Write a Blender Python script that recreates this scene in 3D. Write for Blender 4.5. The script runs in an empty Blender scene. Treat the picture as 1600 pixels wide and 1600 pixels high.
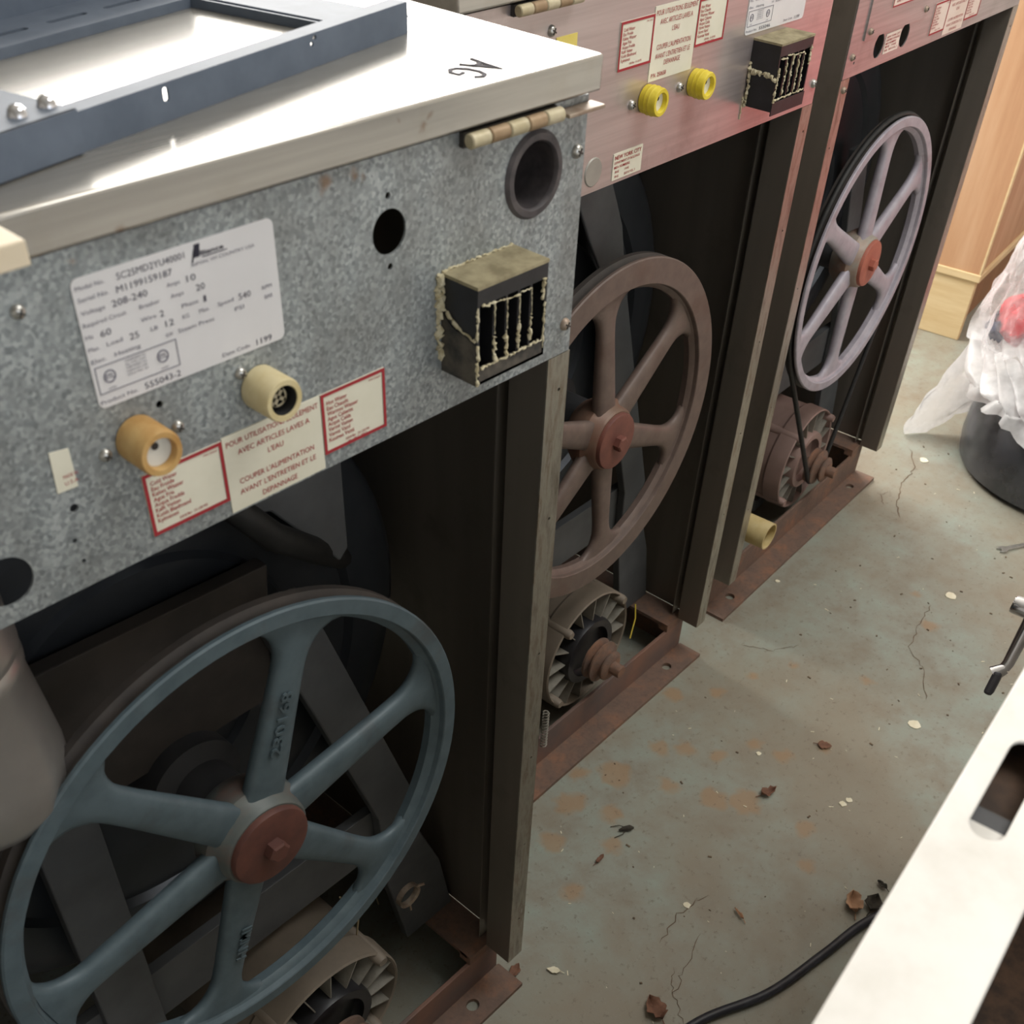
import bpy, math, random
from math import sin, cos, pi, radians as rad
from mathutils import Vector, Matrix, noise
from mathutils.geometry import tessellate_polygon
random.seed(7)
scene = bpy.context.scene
COL = scene.collection

# ------------------------------------------------------------------ camera
CR = ((0.67495, -0.73683, 0.03901), (-0.48761, -0.48508, -0.72590), (0.55379, 0.47093, -0.68669))
cam = bpy.data.cameras.new('camera')
cam_o = bpy.data.objects.new('camera', cam); COL.objects.link(cam_o)
r_, d_, f_ = (Vector(c).normalized() for c in CR)
M = Matrix((r_, -d_, -f_)).transposed().to_4x4()
M.translation = (-0.6354, -0.4991, 1.3341)
cam_o.matrix_world = M
cam.sensor_width = 36; cam.sensor_fit = 'HORIZONTAL'
cam.lens = 1705.2 / 1600 * 36
cam.shift_y = 267 / 1600
cam.clip_start = 0.02
cam.dof.use_dof = True; cam.dof.focus_distance = 1.25; cam.dof.aperture_fstop = 13
scene.camera = cam_o
scene.view_settings.view_transform = 'Standard'
scene.view_settings.look = 'None'
scene.view_settings.exposure = 0.0
scene.view_settings.gamma = 1

# ------------------------------------------------------------------ light
w = bpy.data.worlds.new('world'); scene.world = w; w.use_nodes = True
w.node_tree.nodes['Background'].inputs[0].default_value = (0.80, 0.88, 1.0, 1)
w.node_tree.nodes['Background'].inputs[1].default_value = 1.0
def area(name, loc, aim, sx, sy, power, col):
    l = bpy.data.lights.new(name, 'AREA'); l.shape = 'RECTANGLE'; l.size = sx; l.size_y = sy
    l.energy = power; l.color = col
    o = bpy.data.objects.new(name, l); COL.objects.link(o); o.location = loc
    o.rotation_euler = (Vector(aim) - Vector(loc)).to_track_quat('-Z', 'Y').to_euler()
    return o
area('window_daylight', (2.40, 1.98, 1.85), (2.40, 0.0, 1.1), 4.0, 1.3, 260, (1.0, 0.96, 0.90))
area('added_overhead_fill', (0.85, -0.75, 2.80), (0.85, -0.65, 0.0), 1.3, 0.9, 31, (1.0, 0.98, 0.93))  # no known skylight: overhead lamp added to brighten the floor
area('added_front_fill', (-0.6, -2.4, 1.5), (-0.3, 0.0, 0.8), 1.6, 1.8, 9, (0.94, 0.97, 1.0))  # no known doorway: fill lamp added behind the camera to lift the panels

# ------------------------------------------------------------------ helpers
def lin(c):
    return tuple(((x / 255) / 12.92 if x / 255 <= .04045 else ((x / 255 + .055) / 1.055) ** 2.4) for x in c) + (1,)

class NT:
    def __init__(s, name):
        s.m = bpy.data.materials.new(name); s.m.use_nodes = True
        s.t = s.m.node_tree; s.n = s.t.nodes; s.b = s.n['Principled BSDF']
        s.co = s.n.new('ShaderNodeTexCoord').outputs['Object']
    def link(s, a, b): s.t.links.new(a, b)
    def mapping(s, sc, src=None):
        n = s.n.new('ShaderNodeMapping'); n.inputs['Scale'].default_value = sc
        s.link(src or s.co, n.inputs[0]); return n.outputs[0]
    def noise(s, scale, detail=4, rough=.55, src=None):
        n = s.n.new('ShaderNodeTexNoise'); n.inputs['Scale'].default_value = scale
        n.inputs['Detail'].default_value = detail; n.inputs['Roughness'].default_value = rough
        s.link(src or s.co, n.inputs['Vector']); return n.outputs['Fac']
    def voro(s, scale, src=None, out='Color', feature='F1'):
        n = s.n.new('ShaderNodeTexVoronoi'); n.inputs['Scale'].default_value = scale; n.feature = feature
        s.link(src or s.co, n.inputs['Vector']); return n.outputs[out]
    def ramp(s, src, stops):
        n = s.n.new('ShaderNodeValToRGB'); e = n.color_ramp.elements
        while len(e) < len(stops): e.new(.5)
        for k, (p, c) in enumerate(stops):
            e[k].position = p; e[k].color = c if len(c) == 4 else lin(c)
        s.link(src, n.inputs[0]); return n.outputs[0]
    def mix(s, fac, a, b, mode='MIX'):
        n = s.n.new('ShaderNodeMix'); n.data_type = 'RGBA'; n.blend_type = mode
        for i, x in ((0, fac), (6, a), (7, b)):
            if hasattr(x, 'links'): s.link(x, n.inputs[i])
            else: n.inputs[i].default_value = x
        return n.outputs[2]
    def math(s, op, a, b=0, clamp=False):
        n = s.n.new('ShaderNodeMath'); n.operation = op; n.use_clamp = clamp
        for i, x in ((0, a), (1, b)):
            if hasattr(x, 'links'): s.link(x, n.inputs[i])
            else: n.inputs[i].default_value = x
        return n.outputs[0]
    def bump(s, src, strength=.3, dist=.002):
        n = s.n.new('ShaderNodeBump'); n.inputs['Strength'].default_value = strength; n.inputs['Distance'].default_value = dist
        s.link(src, n.inputs['Height']); s.link(n.outputs[0], s.b.inputs['Normal'])
    def set(s, col=None, rough=None, metal=None, **k):
        if col is not None:
            if hasattr(col, 'links'): s.link(col, s.b.inputs['Base Color'])
            else: s.b.inputs['Base Color'].default_value = col if len(col) == 4 else lin(col)
        if rough is not None:
            if hasattr(rough, 'links'): s.link(rough, s.b.inputs['Roughness'])
            else: s.b.inputs['Roughness'].default_value = rough
        if metal is not None: s.b.inputs['Metallic'].default_value = metal
        for a, v in k.items():
            i = s.b.inputs[a.replace('_', ' ')]
            if hasattr(v, 'links'): s.link(v, i)
            else: i.default_value = v
        return s.m

def mottled(name, c1, c2, scale=40, rough=.5, metal=0., bump=.15, lo=.35, hi=.65):
    n = NT(name); f = n.noise(scale, 5, .6)
    n.bump(f, bump, .001)
    return n.set(n.ramp(f, [(lo, c1), (hi, c2)]), rough, metal)

MT = {}
def galv(name, c1, c2, c3, stain, metal=.35, rough=.48):
    n = NT(name)
    sp = n.ramp(n.voro(420), [(0, c1), (.5, c2), (1, c3)])
    st = n.noise(1, 4, .6, n.mapping((26, 26, 5)))
    blot = n.noise(14, 5, .65)
    c = n.mix(n.ramp(st, [(.45, (0, 0, 0, 1)), (.75, (.55, .55, .55, 1))]), sp, lin(stain))
    c = n.mix(n.ramp(blot, [(.48, (0, 0, 0, 1)), (.72, (.6, .6, .6, 1))]), c, lin(stain))
    n.bump(n.noise(300, 2), .08, .0006)
    return n.set(c, rough, metal)
MT['galv'] = galv('galvanised_steel', (116, 122, 124), (150, 156, 157), (182, 187, 187), (112, 112, 109))
def brushed(name, c1, c2, metal, rough, scale=(4, 4, 160), stain=None):
    n = NT(name); f = n.noise(1, 3, .6, n.mapping(scale))
    c = n.ramp(f, [(.3, c1), (.7, c2)])
    if stain:
        b = n.noise(9, 6, .65); c = n.mix(n.ramp(b, [(.55, (0, 0, 0, 1)), (.75, (.7, .7, .7, 1))]), c, lin(stain))
    n.bump(f, .025, .0004)
    return n.set(c, rough, metal)
MT['stainless'] = brushed('brushed_stainless', (188, 176, 174), (208, 196, 194), .7, .3, stain=(164, 148, 144))
MT['stainless3'] = brushed('dull_stainless', (160, 154, 152), (186, 180, 178), .65, .34, stain=(130, 118, 114))
MT['lid'] = brushed('lid_stainless', (176, 172, 165), (192, 188, 180), .6, .2, (6, 160, 160), stain=(172, 164, 150))
def spotted(mat, spots, col):
    n = NT.__new__(NT); n.m = mat; n.t = mat.node_tree; n.n = n.t.nodes; n.b = n.n['Principled BSDF']; n.co = n.n['Texture Coordinate'].outputs['Object']
    src = n.b.inputs['Base Color'].links[0].from_socket
    nz = n.n.new('ShaderNodeTexNoise'); nz.inputs['Scale'].default_value = 70; nz.inputs['Detail'].default_value = 4; n.link(n.co, nz.inputs['Vector'])
    wp = n.n.new('ShaderNodeVectorMath'); wp.operation = 'MULTIPLY_ADD'; n.link(nz.outputs['Color'], wp.inputs[0]); wp.inputs[1].default_value = (.016, 0, .016); n.link(n.co, wp.inputs[2])
    acc = None
    for x, y, z, r in spots:
        dn = n.n.new('ShaderNodeVectorMath'); dn.operation = 'DISTANCE'; n.link(wp.outputs[0], dn.inputs[0]); dn.inputs[1].default_value = (x + .008, y, z + .008)
        v = n.math('MULTIPLY', n.math('SUBTRACT', r, dn.outputs['Value']), 260, True); acc = v if acc is None else n.math('MAXIMUM', acc, v)
    n.link(n.mix(n.math('MULTIPLY', acc, .75), src, lin(col)), n.b.inputs['Base Color'])
    return mat
MT['lid1'] = spotted(brushed('stained_lid_stainless', (168, 164, 157), (184, 180, 172), .6, .2, (6, 160, 160), stain=(164, 156, 142)), [(.168, -.006, 1.132, .0035), (.172, -.006, 1.1375, .003), (.150, -.006, 1.138, .002), (-.0325, -.006, 1.1235, .0045)], (128, 100, 72))
MT['galv'] = spotted(MT['galv'], [(.098, 0, 1.113, .006), (.118, 0, 1.115, .004), (.125, 0, 1.11, .003), (-.06, 0, 1.113, .003)], (134, 104, 78))
MT['side'] = brushed('side_stainless', (118, 111, 102), (136, 128, 118), .5, .4, (14, 14, 1.5), stain=(100, 92, 82))
n = NT('worn_post_edge'); f = n.noise(1, 5, .7, n.mapping((60, 60, 12)))
MT['lip'] = n.set(n.ramp(f, [(.3, (120, 112, 100)), (.5, (168, 164, 152)), (.62, (140, 128, 112)), (.72, (206, 206, 202))]), .36, .7)
MT['dark'] = mottled('dark_grey_paint', (44, 45, 48), (58, 58, 60), 20, .55)
MT['tub'] = mottled('tub_dark_steel', (56, 60, 66), (70, 74, 80), 8, .36, .5)
MT['frame'] = mottled('support_grey_paint', (78, 80, 82), (96, 98, 100), 12, .5)
MT['brownplate'] = mottled('grimy_brown_plate', (52, 48, 45), (70, 64, 60), 16, .7)
MT['black'] = mottled('black_plastic', (26, 26, 28), (38, 38, 42), 60, .4)
MT['rubber'] = mottled('black_rubber', (24, 24, 24), (36, 35, 34), 80, .6)
MT['grommet'] = mottled('dusty_rubber', (58, 54, 56), (84, 78, 78), 60, .6)
MT['hole'] = mottled('shadow_interior', (10, 10, 12), (16, 16, 18), 20, .8)
def wheelpaint(name, c1, c2, rust, amt):
    n = NT(name); f = n.noise(12, 5, .65); g = n.noise(55, 4, .6)
    c = n.ramp(g, [(.3, c1), (.7, c2)])
    c = n.mix(n.ramp(f, [(amt, (0, 0, 0, 1)), (amt + .2, (.75, .75, .75, 1))]), c, lin(rust))
    n.bump(g, .2, .0008)
    return n.set(c, .5, .1)
MT['wheel1'] = wheelpaint('blue_grey_wheel_paint', (78, 93, 100), (92, 107, 114), (76, 74, 72), .54)
MT['wheel2'] = wheelpaint('brown_dusty_wheel_paint', (98, 84, 78), (114, 98, 90), (96, 74, 64), .5)
MT['wheel3'] = wheelpaint('lavender_grey_wheel_paint', (156, 150, 160), (176, 170, 178), (136, 112, 112), .56)
MT['groove1'] = mottled('grimy_groove', (52, 48, 46), (66, 60, 56), 30, .6)
MT['cap1'] = mottled('dark_red_brown_primer', (86, 54, 48), (106, 66, 56), 40, .6)
MT['cap2'] = mottled('rust_red_primer', (108, 66, 58), (126, 78, 66), 40, .6)
MT['cap3'] = mottled('orange_red_primer', (160, 92, 76), (178, 106, 86), 40, .6)
MT['hub1'] = wheelpaint('hub_paint_blue', (86, 94, 94), (98, 102, 98), (120, 82, 68), .5)
MT['hub2'] = wheelpaint('hub_paint_brown', (112, 90, 76), (124, 100, 84), (118, 74, 62), .44)
MT['hub3'] = wheelpaint('hub_paint_grey', (146, 140, 130), (160, 152, 140), (150, 100, 76), .44)
n = NT('rusted_steel'); f = n.noise(18, 6, .7); g = n.noise(120, 4, .6)
c = n.ramp(f, [(.3, (96, 82, 74)), (.5, (114, 92, 80)), (.68, (138, 100, 78))])
c = n.mix(n.ramp(g, [(.5, (0, 0, 0, 1)), (.75, (.5, .5, .5, 1))]), c, lin((84, 70, 64))); n.bump(g, .5, .002)
MT['rust'] = n.set(c, .8, .05)
MT['rustgrey'] = mottled('grey_base_web', (92, 84, 82), (128, 96, 82), 9, .65, .1)
MT['motor'] = mottled('motor_grey_paint', (120, 110, 98), (140, 128, 114), 14, .6)
MT['motor3'] = mottled('motor_dusty_pink_grey', (140, 116, 108), (158, 132, 124), 14, .6)
MT['fin'] = mottled('cast_aluminium', (136, 132, 122), (160, 156, 146), 40, .5, .3)
MT['steel'] = mottled('bright_screw_steel', (168, 166, 160), (192, 190, 184), 90, .3, .8, 0)
MT['ruststeel'] = mottled('rusty_screw', (140, 120, 104), (170, 156, 140), 90, .5, .5)
MT['slot'] = mottled('slot_dark', (40, 36, 34), (52, 48, 44), 50, .6)
MT['paper'] = mottled('off_white_label', (214, 210, 200), (224, 220, 210), 10, .5, 0, 0)
MT['papercream'] = mottled('cream_label', (214, 210, 190), (226, 222, 204), 14, .5, 0, 0)
MT['paperpink'] = mottled('aged_cream_label', (222, 204, 190), (232, 216, 204), 14, .5, 0, 0)
MT['plate'] = mottled('white_data_plate', (208, 206, 206), (220, 218, 218), 6, .45, 0, 0)
MT['redink'] = NT('red_ink').set((158, 40, 48), .6)
MT['blackink'] = NT('black_ink').set((62, 60, 76), .6)
MT['logoink'] = NT('logo_ink').set((30, 28, 44), .6)
MT['markerink'] = NT('marker_ink').set((112, 110, 114), 1.0, 0, Specular_IOR_Level=0.0)
MT['greyink'] = NT('grey_ink').set((112, 110, 122), .6)
MT['yellow'] = mottled('yellow_plastic', (206, 184, 40), (224, 204, 70), 60, .45)
MT['cream'] = mottled('stained_cream_plastic', (196, 178, 128), (214, 202, 164), 30, .5)
MT['amber'] = mottled('stained_amber_plastic', (176, 132, 72), (204, 170, 112), 30, .5)
MT['creampipe'] = mottled('cream_pipe', (190, 168, 112), (206, 188, 140), 24, .5)
MT['white'] = mottled('white_nylon', (206, 204, 194), (222, 220, 212), 30, .5)
MT['foam'] = mottled('crumbled_adhesive', (168, 156, 122), (208, 200, 172), 160, .9, 0, .6)
MT['dust'] = mottled('dusty_plastic_top', (122, 112, 86), (158, 148, 118), 70, .85)
MT['scorch'] = mottled('grimy_black_side', (34, 34, 36), (92, 86, 76), 55, .7)
MT['hinge'] = mottled('painted_hinge', (172, 160, 128), (200, 190, 164), 50, .5, .2)
MT['hingerust'] = mottled('tarnished_hinge', (140, 116, 88), (168, 146, 116), 50, .5, .3)
MT['silver'] = mottled('dull_silver_can', (150, 146, 142), (168, 164, 160), 8, .35, .6)
MT['rack'] = mottled('blue_grey_powder_coat', (86, 95, 108), (97, 106, 119), 30, .62, 0, .05)
MT['rack'].node_tree.nodes['Principled BSDF'].inputs['Specular IOR Level'].default_value = .25
MT['chrome'] = mottled('chrome', (206, 206, 210), (220, 220, 224), 20, .12, 1., 0)
MT['handle'] = mottled('dark_handle_grip', (60, 60, 66), (74, 74, 80), 20, .4)
n = NT('plywood'); f = n.noise(1, 5, .6, n.mapping((14, 14, 1.6)))
MT['wood'] = n.set(n.ramp(f, [(.3, (176, 130, 96)), (.55, (196, 154, 118)), (.75, (208, 170, 136))]), .6)
n = NT('pine'); f = n.noise(1, 4, .6, n.mapping((5, 5, 40)))
MT['pine'] = n.set(n.ramp(f, [(.3, (212, 186, 140)), (.7, (228, 208, 166))]), .6)
n = NT('dark_plywood'); f = n.noise(1, 5, .6, n.mapping((14, 14, 1.6)))
MT['darkwood'] = n.set(n.ramp(f, [(.3, (138, 98, 66)), (.7, (164, 122, 84))]), .6)
MT['board'] = mottled('pale_board', (214, 198, 170), (226, 212, 188), 14, .6)
n = NT('white_enamel'); f = n.noise(16, 5, .6); g = n.noise(5, 4, .6)
MT['enamel'] = n.set(n.ramp(f, [(.35, (208, 204, 196)), (.5, (220, 217, 211)), (.7, (228, 225, 219))]), .45)
MT['darkrust'] = mottled('dark_rust_interior', (58, 44, 34), (92, 68, 50), 30, .8)
MT['redcloth'] = mottled('red_fabric', (186, 40, 48), (206, 58, 64), 40, .9)
MT['navy'] = mottled('navy_fabric', (34, 40, 66), (48, 54, 82), 40, .9)
MT['blacktub'] = mottled('black_wrapped_tub', (24, 26, 32), (38, 40, 48), 12, .26)
MT['leaf'] = mottled('dry_leaf', (104, 72, 56), (132, 94, 74), 60, .8)
MT['leafpale'] = mottled('pale_dry_leaf', (164, 126, 98), (186, 148, 118), 60, .8)
MT['leafdark'] = mottled('dark_clump', (48, 44, 38), (70, 64, 54), 80, .9)
MT['grit'] = mottled('brown_grit', (84, 70, 56), (112, 94, 74), 80, .9)
MT['chip'] = mottled('cream_paint_chip', (220, 212, 184), (232, 226, 204), 60, .7)
MT['cord'] = mottled('black_cord', (36, 36, 42), (50, 50, 58), 60, .45)
MT['wall'] = mottled('painted_wall', (196, 194, 190), (206, 204, 200), 3, .8)
MT['ceil'] = mottled('ceiling_paint', (206, 204, 198), (214, 212, 206), 3, .85)
MT['crack'] = mottled('crack_dark', (92, 76, 60), (110, 92, 74), 60, .95)
MT['yellowsticker'] = mottled('yellow_sticker', (216, 196, 96), (226, 208, 120), 20, .5)
MT['plug'] = mottled('plug_steel', (150, 148, 140), (166, 162, 154), 30, .5, .4)
MT['wire'] = mottled('tan_wire', (150, 134, 104), (166, 150, 118), 30, .6)
MT['yelwire'] = mottled('yellow_wire', (206, 180, 60), (220, 196, 80), 30, .5)
def plasticfilm(name, a_lo, a_hi, col=(238, 238, 240)):
    n = NT(name); f = n.noise(9, 4, .6)
    n.bump(n.noise(1, 5, .65, n.mapping((26, 26, 9))), .5, .008)
    n.set(col, .16, 0)
    tl = n.n.new('ShaderNodeBsdfTranslucent'); tl.inputs[0].default_value = lin(col)
    tp = n.n.new('ShaderNodeBsdfTransparent'); m1 = n.n.new('ShaderNodeMixShader'); m2 = n.n.new('ShaderNodeMixShader')
    m1.inputs[0].default_value = .5; n.link(n.b.outputs[0], m1.inputs[1]); n.link(tl.outputs[0], m1.inputs[2])
    n.link(n.ramp(f, [(.35, (a_lo,) * 3 + (1,)), (.62, (a_hi,) * 3 + (1,))]), m2.inputs[0])
    n.link(tp.outputs[0], m2.inputs[1]); n.link(m1.outputs[0], m2.inputs[2])
    n.link(m2.outputs[0], n.n['Material Output'].inputs[0])
    return n.m
MT['film'] = plasticfilm('clear_plastic_film', .12, .62)
MT['filmwhite'] = plasticfilm('cloudy_plastic_film', .55, .96, (246, 246, 247))
MT['filmclear'] = plasticfilm('thin_clear_film', .0, .14)

class MB:
    def __init__(s): s.v = []; s.f = []
    def add(s, vs, fs, M=None):
        k = len(s.v)
        s.v += [tuple(M @ Vector(p)) if M else tuple(p) for p in vs]
        s.f += [tuple(i + k for i in f) for f in fs]
        return s
    def box(s, x0, x1, y0, y1, z0, z1, M=None):
        return s.add([(x, y, z) for x in (x0, x1) for y in (y0, y1) for z in (z0, z1)],
                     [(0, 1, 3, 2), (4, 6, 7, 5), (0, 4, 5, 1), (2, 3, 7, 6), (0, 2, 6, 4), (1, 5, 7, 3)], M)
    def lathe(s, prof, o=(0, 0, 0), seg=40, M=None, closed=False):
        """profile of (radius, y) spun about the y axis through o"""
        vs = []; fs = []; n = len(prof)
        for k in range(seg):
            a = 2 * pi * k / seg
            vs += [(o[0] + r * cos(a), o[1] + y, o[2] + r * sin(a)) for r, y in prof]
        for k in range(seg):
            a, b = k * n, ((k + 1) % seg) * n
            for i in range(n if closed else n - 1):
                j = (i + 1) % n
                fs.append((a + i, a + j, b + j, b + i))
        return s.add(vs, fs, M)
    def tube(s, pts, r, seg=10, M=None, cap=True):
        P = [Vector(p) for p in pts]; vs = []; fs = []
        R = r if isinstance(r, (list, tuple)) else [r] * len(P)
        up = Vector((0, 0, 1)); prev = None
        for i, p in enumerate(P):
            t = (P[min(i + 1, len(P) - 1)] - P[max(i - 1, 0)]).normalized()
            if prev is None:
                a = t.cross(up)
                if a.length < 1e-3: a = t.cross(Vector((1, 0, 0)))
            else: a = prev - t * prev.dot(t)
            a.normalize(); prev = a; b = t.cross(a)
            vs += [p + R[i] * (a * cos(2 * pi * k / seg) + b * sin(2 * pi * k / seg)) for k in range(seg)]
        for i in range(len(P) - 1):
            for k in range(seg):
                fs.append((i * seg + k, i * seg + (k + 1) % seg, (i + 1) * seg + (k + 1) % seg, (i + 1) * seg + k))
        if cap:
            fs.append(tuple(range(seg))[::-1]); e = (len(P) - 1) * seg; fs.append(tuple(range(e, e + seg)))
        return s.add(vs, fs, M)
    def plate(s, outer, holes=(), y0=0, y1=.002, M=None):
        """outline and holes given in (x, z), extruded from y0 to y1"""
        loops = [list(outer)] + [list(h) for h in holes]
        flat = [p for l in loops for p in l]; n = len(flat)
        tris = tessellate_polygon([[Vector((p[0], p[1], 0)) for p in l] for l in loops])
        vs = [(p[0], y0, p[1]) for p in flat] + [(p[0], y1, p[1]) for p in flat]
        fs = []
        for t in tris:
            a, b, c = (flat[i] for i in t)
            t = tuple(t)
            if (b[0] - a[0]) * (c[1] - a[1]) - (b[1] - a[1]) * (c[0] - a[0]) < 0: t = t[::-1]
            fs.append(t); fs.append(tuple(i + n for i in t[::-1]))
        k = 0
        for l in loops:
            m = len(l)
            for i in range(m):
                a, b = k + i, k + (i + 1) % m; fs.append((a, b, b + n, a + n))
            k += m
        return s.add(vs, fs, M)
    def build(s, name, mat, parent=None, smooth=35, bevel=0, recalc=True):
        me = bpy.data.meshes.new(name); me.from_pydata(s.v, [], s.f)
        me.materials.append(MT[mat] if isinstance(mat, str) else mat)
        if recalc:
            import bmesh
            b = bmesh.new(); b.from_mesh(me); bmesh.ops.recalc_face_normals(b, faces=b.faces); b.to_mesh(me); b.free()
        me.update()
        if smooth:
            me.shade_smooth(); me.set_sharp_from_angle(angle=rad(smooth))
        o = bpy.data.objects.new(name, me); COL.objects.link(o)
        if parent: o.parent = parent
        if bevel:
            md = o.modifiers.new('bevel', 'BEVEL'); md.width = bevel; md.segments = 2; md.limit_method = 'ANGLE'
        return o

def inst(me, name, parent, M=None):
    o = bpy.data.objects.new(name, me); COL.objects.link(o); o.parent = parent
    if M is not None: o.matrix_local = M
    return o
def tag(o, label=None, cat=None, group=None, kind=None):
    for k, v in (('label', label), ('category', cat), ('group', group), ('kind', kind)):
        if v: o[k] = v
    return o
def empty(name, loc, rz=0):
    o = bpy.data.objects.new(name, None); COL.objects.link(o); o.location = loc; o.rotation_euler = (0, 0, rz)
    o.empty_display_size = .1; return o
def circ(cx, cz, r, n=28, rz=None):
    return [(cx + r * cos(2 * pi * k / n), cz + (rz or r) * sin(2 * pi * k / n)) for k in range(n)]
def rrect(x0, x1, z0, z1, r, n=4):
    out = []
    for cx, cz, a in ((x1 - r, z1 - r, 0), (x0 + r, z1 - r, 90), (x0 + r, z0 + r, 180), (x1 - r, z0 + r, 270)):
        out += [(cx + r * cos(rad(a + 90 * k / n)), cz + r * sin(rad(a + 90 * k / n))) for k in range(n + 1)]
    return out
def rect(x0, x1, z0, z1): return [(x0, z0), (x1, z0), (x1, z1), (x0, z1)]
def T(x, y, z): return Matrix.Translation((x, y, z))
def RY(a): return Matrix.Rotation(a, 4, 'Y')
def RZ(a): return Matrix.Rotation(a, 4, 'Z')
def RX(a): return Matrix.Rotation(a, 4, 'X')

# text as flat mesh facing -y in the xz plane
_tc = bpy.data.curves.new('lettering', 'FONT'); _to = bpy.data.objects.new('lettering_source', _tc); COL.objects.link(_to)
_tcache = {}
def glyphs(body, bold=0.0):
    key = (body, bold)
    if key not in _tcache:
        _tc.body = body; _tc.size = 1; _tc.resolution_u = 2; _tc.offset = bold
        bpy.context.view_layer.update()
        dg = bpy.context.evaluated_depsgraph_get()
        e = _to.evaluated_get(dg); me = e.to_mesh()
        vs = [tuple(v.co) for v in me.vertices]; fs = [tuple(p.vertices) for p in me.polygons]
        e.to_mesh_clear()
        x0 = min(v[0] for v in vs); x1 = max(v[0] for v in vs)
        _tcache[key] = ([(v[0] - x0, v[1]) for v in vs], fs, x1 - x0)
    return _tcache[key]
def text(mb, body, x, z, h, y=-.0012, width=None, align='l', bold=0., M=None):
    vs, fs, w_ = glyphs(body, bold)
    s = h / .72; sx = width / w_ if width else s * .92
    off = {'l': 0, 'c': -w_ * sx / 2, 'r': -w_ * sx}[align]
    mb.add([(x + off + vx * sx, y, z + vy * s) for vx, vy in vs], fs, M)

# ------------------------------------------------------------------ the room
n = NT('worn_painted_concrete')
big = n.noise(2.2, 6, .62); mid = n.noise(11, 6, .65); fine = n.noise(90, 4, .7); gr = n.noise(420, 2, .6)
c = n.ramp(mid, [(.3, (130, 122, 108)), (.5, (142, 144, 133)), (.68, (146, 157, 148))])
c = n.mix(n.ramp(big, [(.42, (0, 0, 0, 1)), (.62, (.8, .8, .8, 1))]), c, lin((138, 128, 111)))
warp = n.n.new('ShaderNodeVectorMath'); warp.operation = 'MULTIPLY_ADD'
nz = n.n.new('ShaderNodeTexNoise'); nz.inputs['Scale'].default_value = 38; nz.inputs['Detail'].default_value = 4
n.link(n.co, nz.inputs['Vector']); n.link(nz.outputs['Color'], warp.inputs[0]); warp.inputs[1].default_value = (.035, .035, 0); n.link(n.co, warp.inputs[2])
spots = [(.44, .07, .02), (.5, .13, .022), (.53, .10, .02), (.62, .19, .02), (.68, .14, .016), (.40, .15, .03), (.33, .10, .022), (.30, .16, .028), (.28, .06, .02), (.47, .00, .026),
         (.22, .13, .024), (.17, .05, .02), (.50, -.04, .03), (.62, .02, .016), (.70, -.07, .017), (.63, -.03, .02), (.07, .10, .026), (.52, -.14, .02), (.46, -.18, .018),
         (.76, .12, .014), (.84, .08, .012), (.90, -.04, .014), (.36, .19, .02), (.12, .12, .02), (.55, .05, .018), (1.13, -.05, .02), (1.2, .02, .012)]
acc = None
for (sx, sy, sr) in spots:
    dn = n.n.new('ShaderNodeVectorMath'); dn.operation = 'DISTANCE'; n.link(warp.outputs[0], dn.inputs[0]); dn.inputs[1].default_value = (sx + .0175, sy + .0175, 0)
    v = n.math('MULTIPLY', n.math('SUBTRACT', sr * 1.05, dn.outputs['Value']), 90, True)
    acc = v if acc is None else n.math('MAXIMUM', acc, v)
c = n.mix(n.math('MULTIPLY', acc, .6), c, lin((158, 124, 88)))
c = n.mix(n.ramp(fine, [(.58, (0, 0, 0, 1)), (.7, (.55, .55, .55, 1))]), c, lin((96, 82, 66)))
c = n.mix(n.ramp(gr, [(.66, (0, 0, 0, 1)), (.74, (.5, .5, .5, 1))]), c, lin((176, 170, 154)))
n.bump(fine, .12, .001)
MT['floor'] = n.set(c, n.ramp(mid, [(.3, (.55,) * 3 + (1,)), (.7, (.36,) * 3 + (1,))]), 0)
X0, X1, Y0, Y1, ZC = -3.0, 5.2, -2.7, 2.1, 2.75
tag(MB().box(X0, X1, Y0, Y1, -.06, 0).build('floor', 'floor', smooth=0), 'grey-green painted concrete floor with worn brown patches', kind='structure')
floor_o = bpy.data.objects['floor']
cm = MB().plate(rect(X0, X1, Y0, Y1), [rect(.15, 1.55, -1.25, -.25)], ZC, ZC + .1); cm.v = [(x, z, y) for x, y, z in cm.v]  # opening put in for the added overhead lamp
tag(cm.build('ceiling', 'ceil', smooth=0), kind='structure')
tag(MB().plate(rect(X0, X1, 0, ZC), [rect(.40, 4.4, 1.22, 2.48)], Y1, Y1 + .12).build('wall_back', 'wall', smooth=0), kind='structure')
tag(MB().plate(rect(X0, X1, 0, ZC), [rect(-1.5, .3, .02, 2.3)], Y0 - .12, Y0).build('wall_front', 'wall', smooth=0), kind='structure')
tag(MB().box(X0 - .1, X0, Y0, Y1, 0, ZC).build('wall_left', 'wall', smooth=0), kind='structure')
tag(MB().box(X1, X1 + .1, Y0, Y1, 0, ZC).build('wall_right', 'wall', smooth=0), kind='structure')
wf = MB()
wf.plate(rect(.40, 4.4, 1.22, 2.48), [rect(.45, 2.37, 1.27, 2.43), rect(2.43, 4.35, 1.27, 2.43)], Y1 + .02, Y1 + .07)
tag(wf.build('window_1', 'white', smooth=0), kind='structure')

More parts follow.
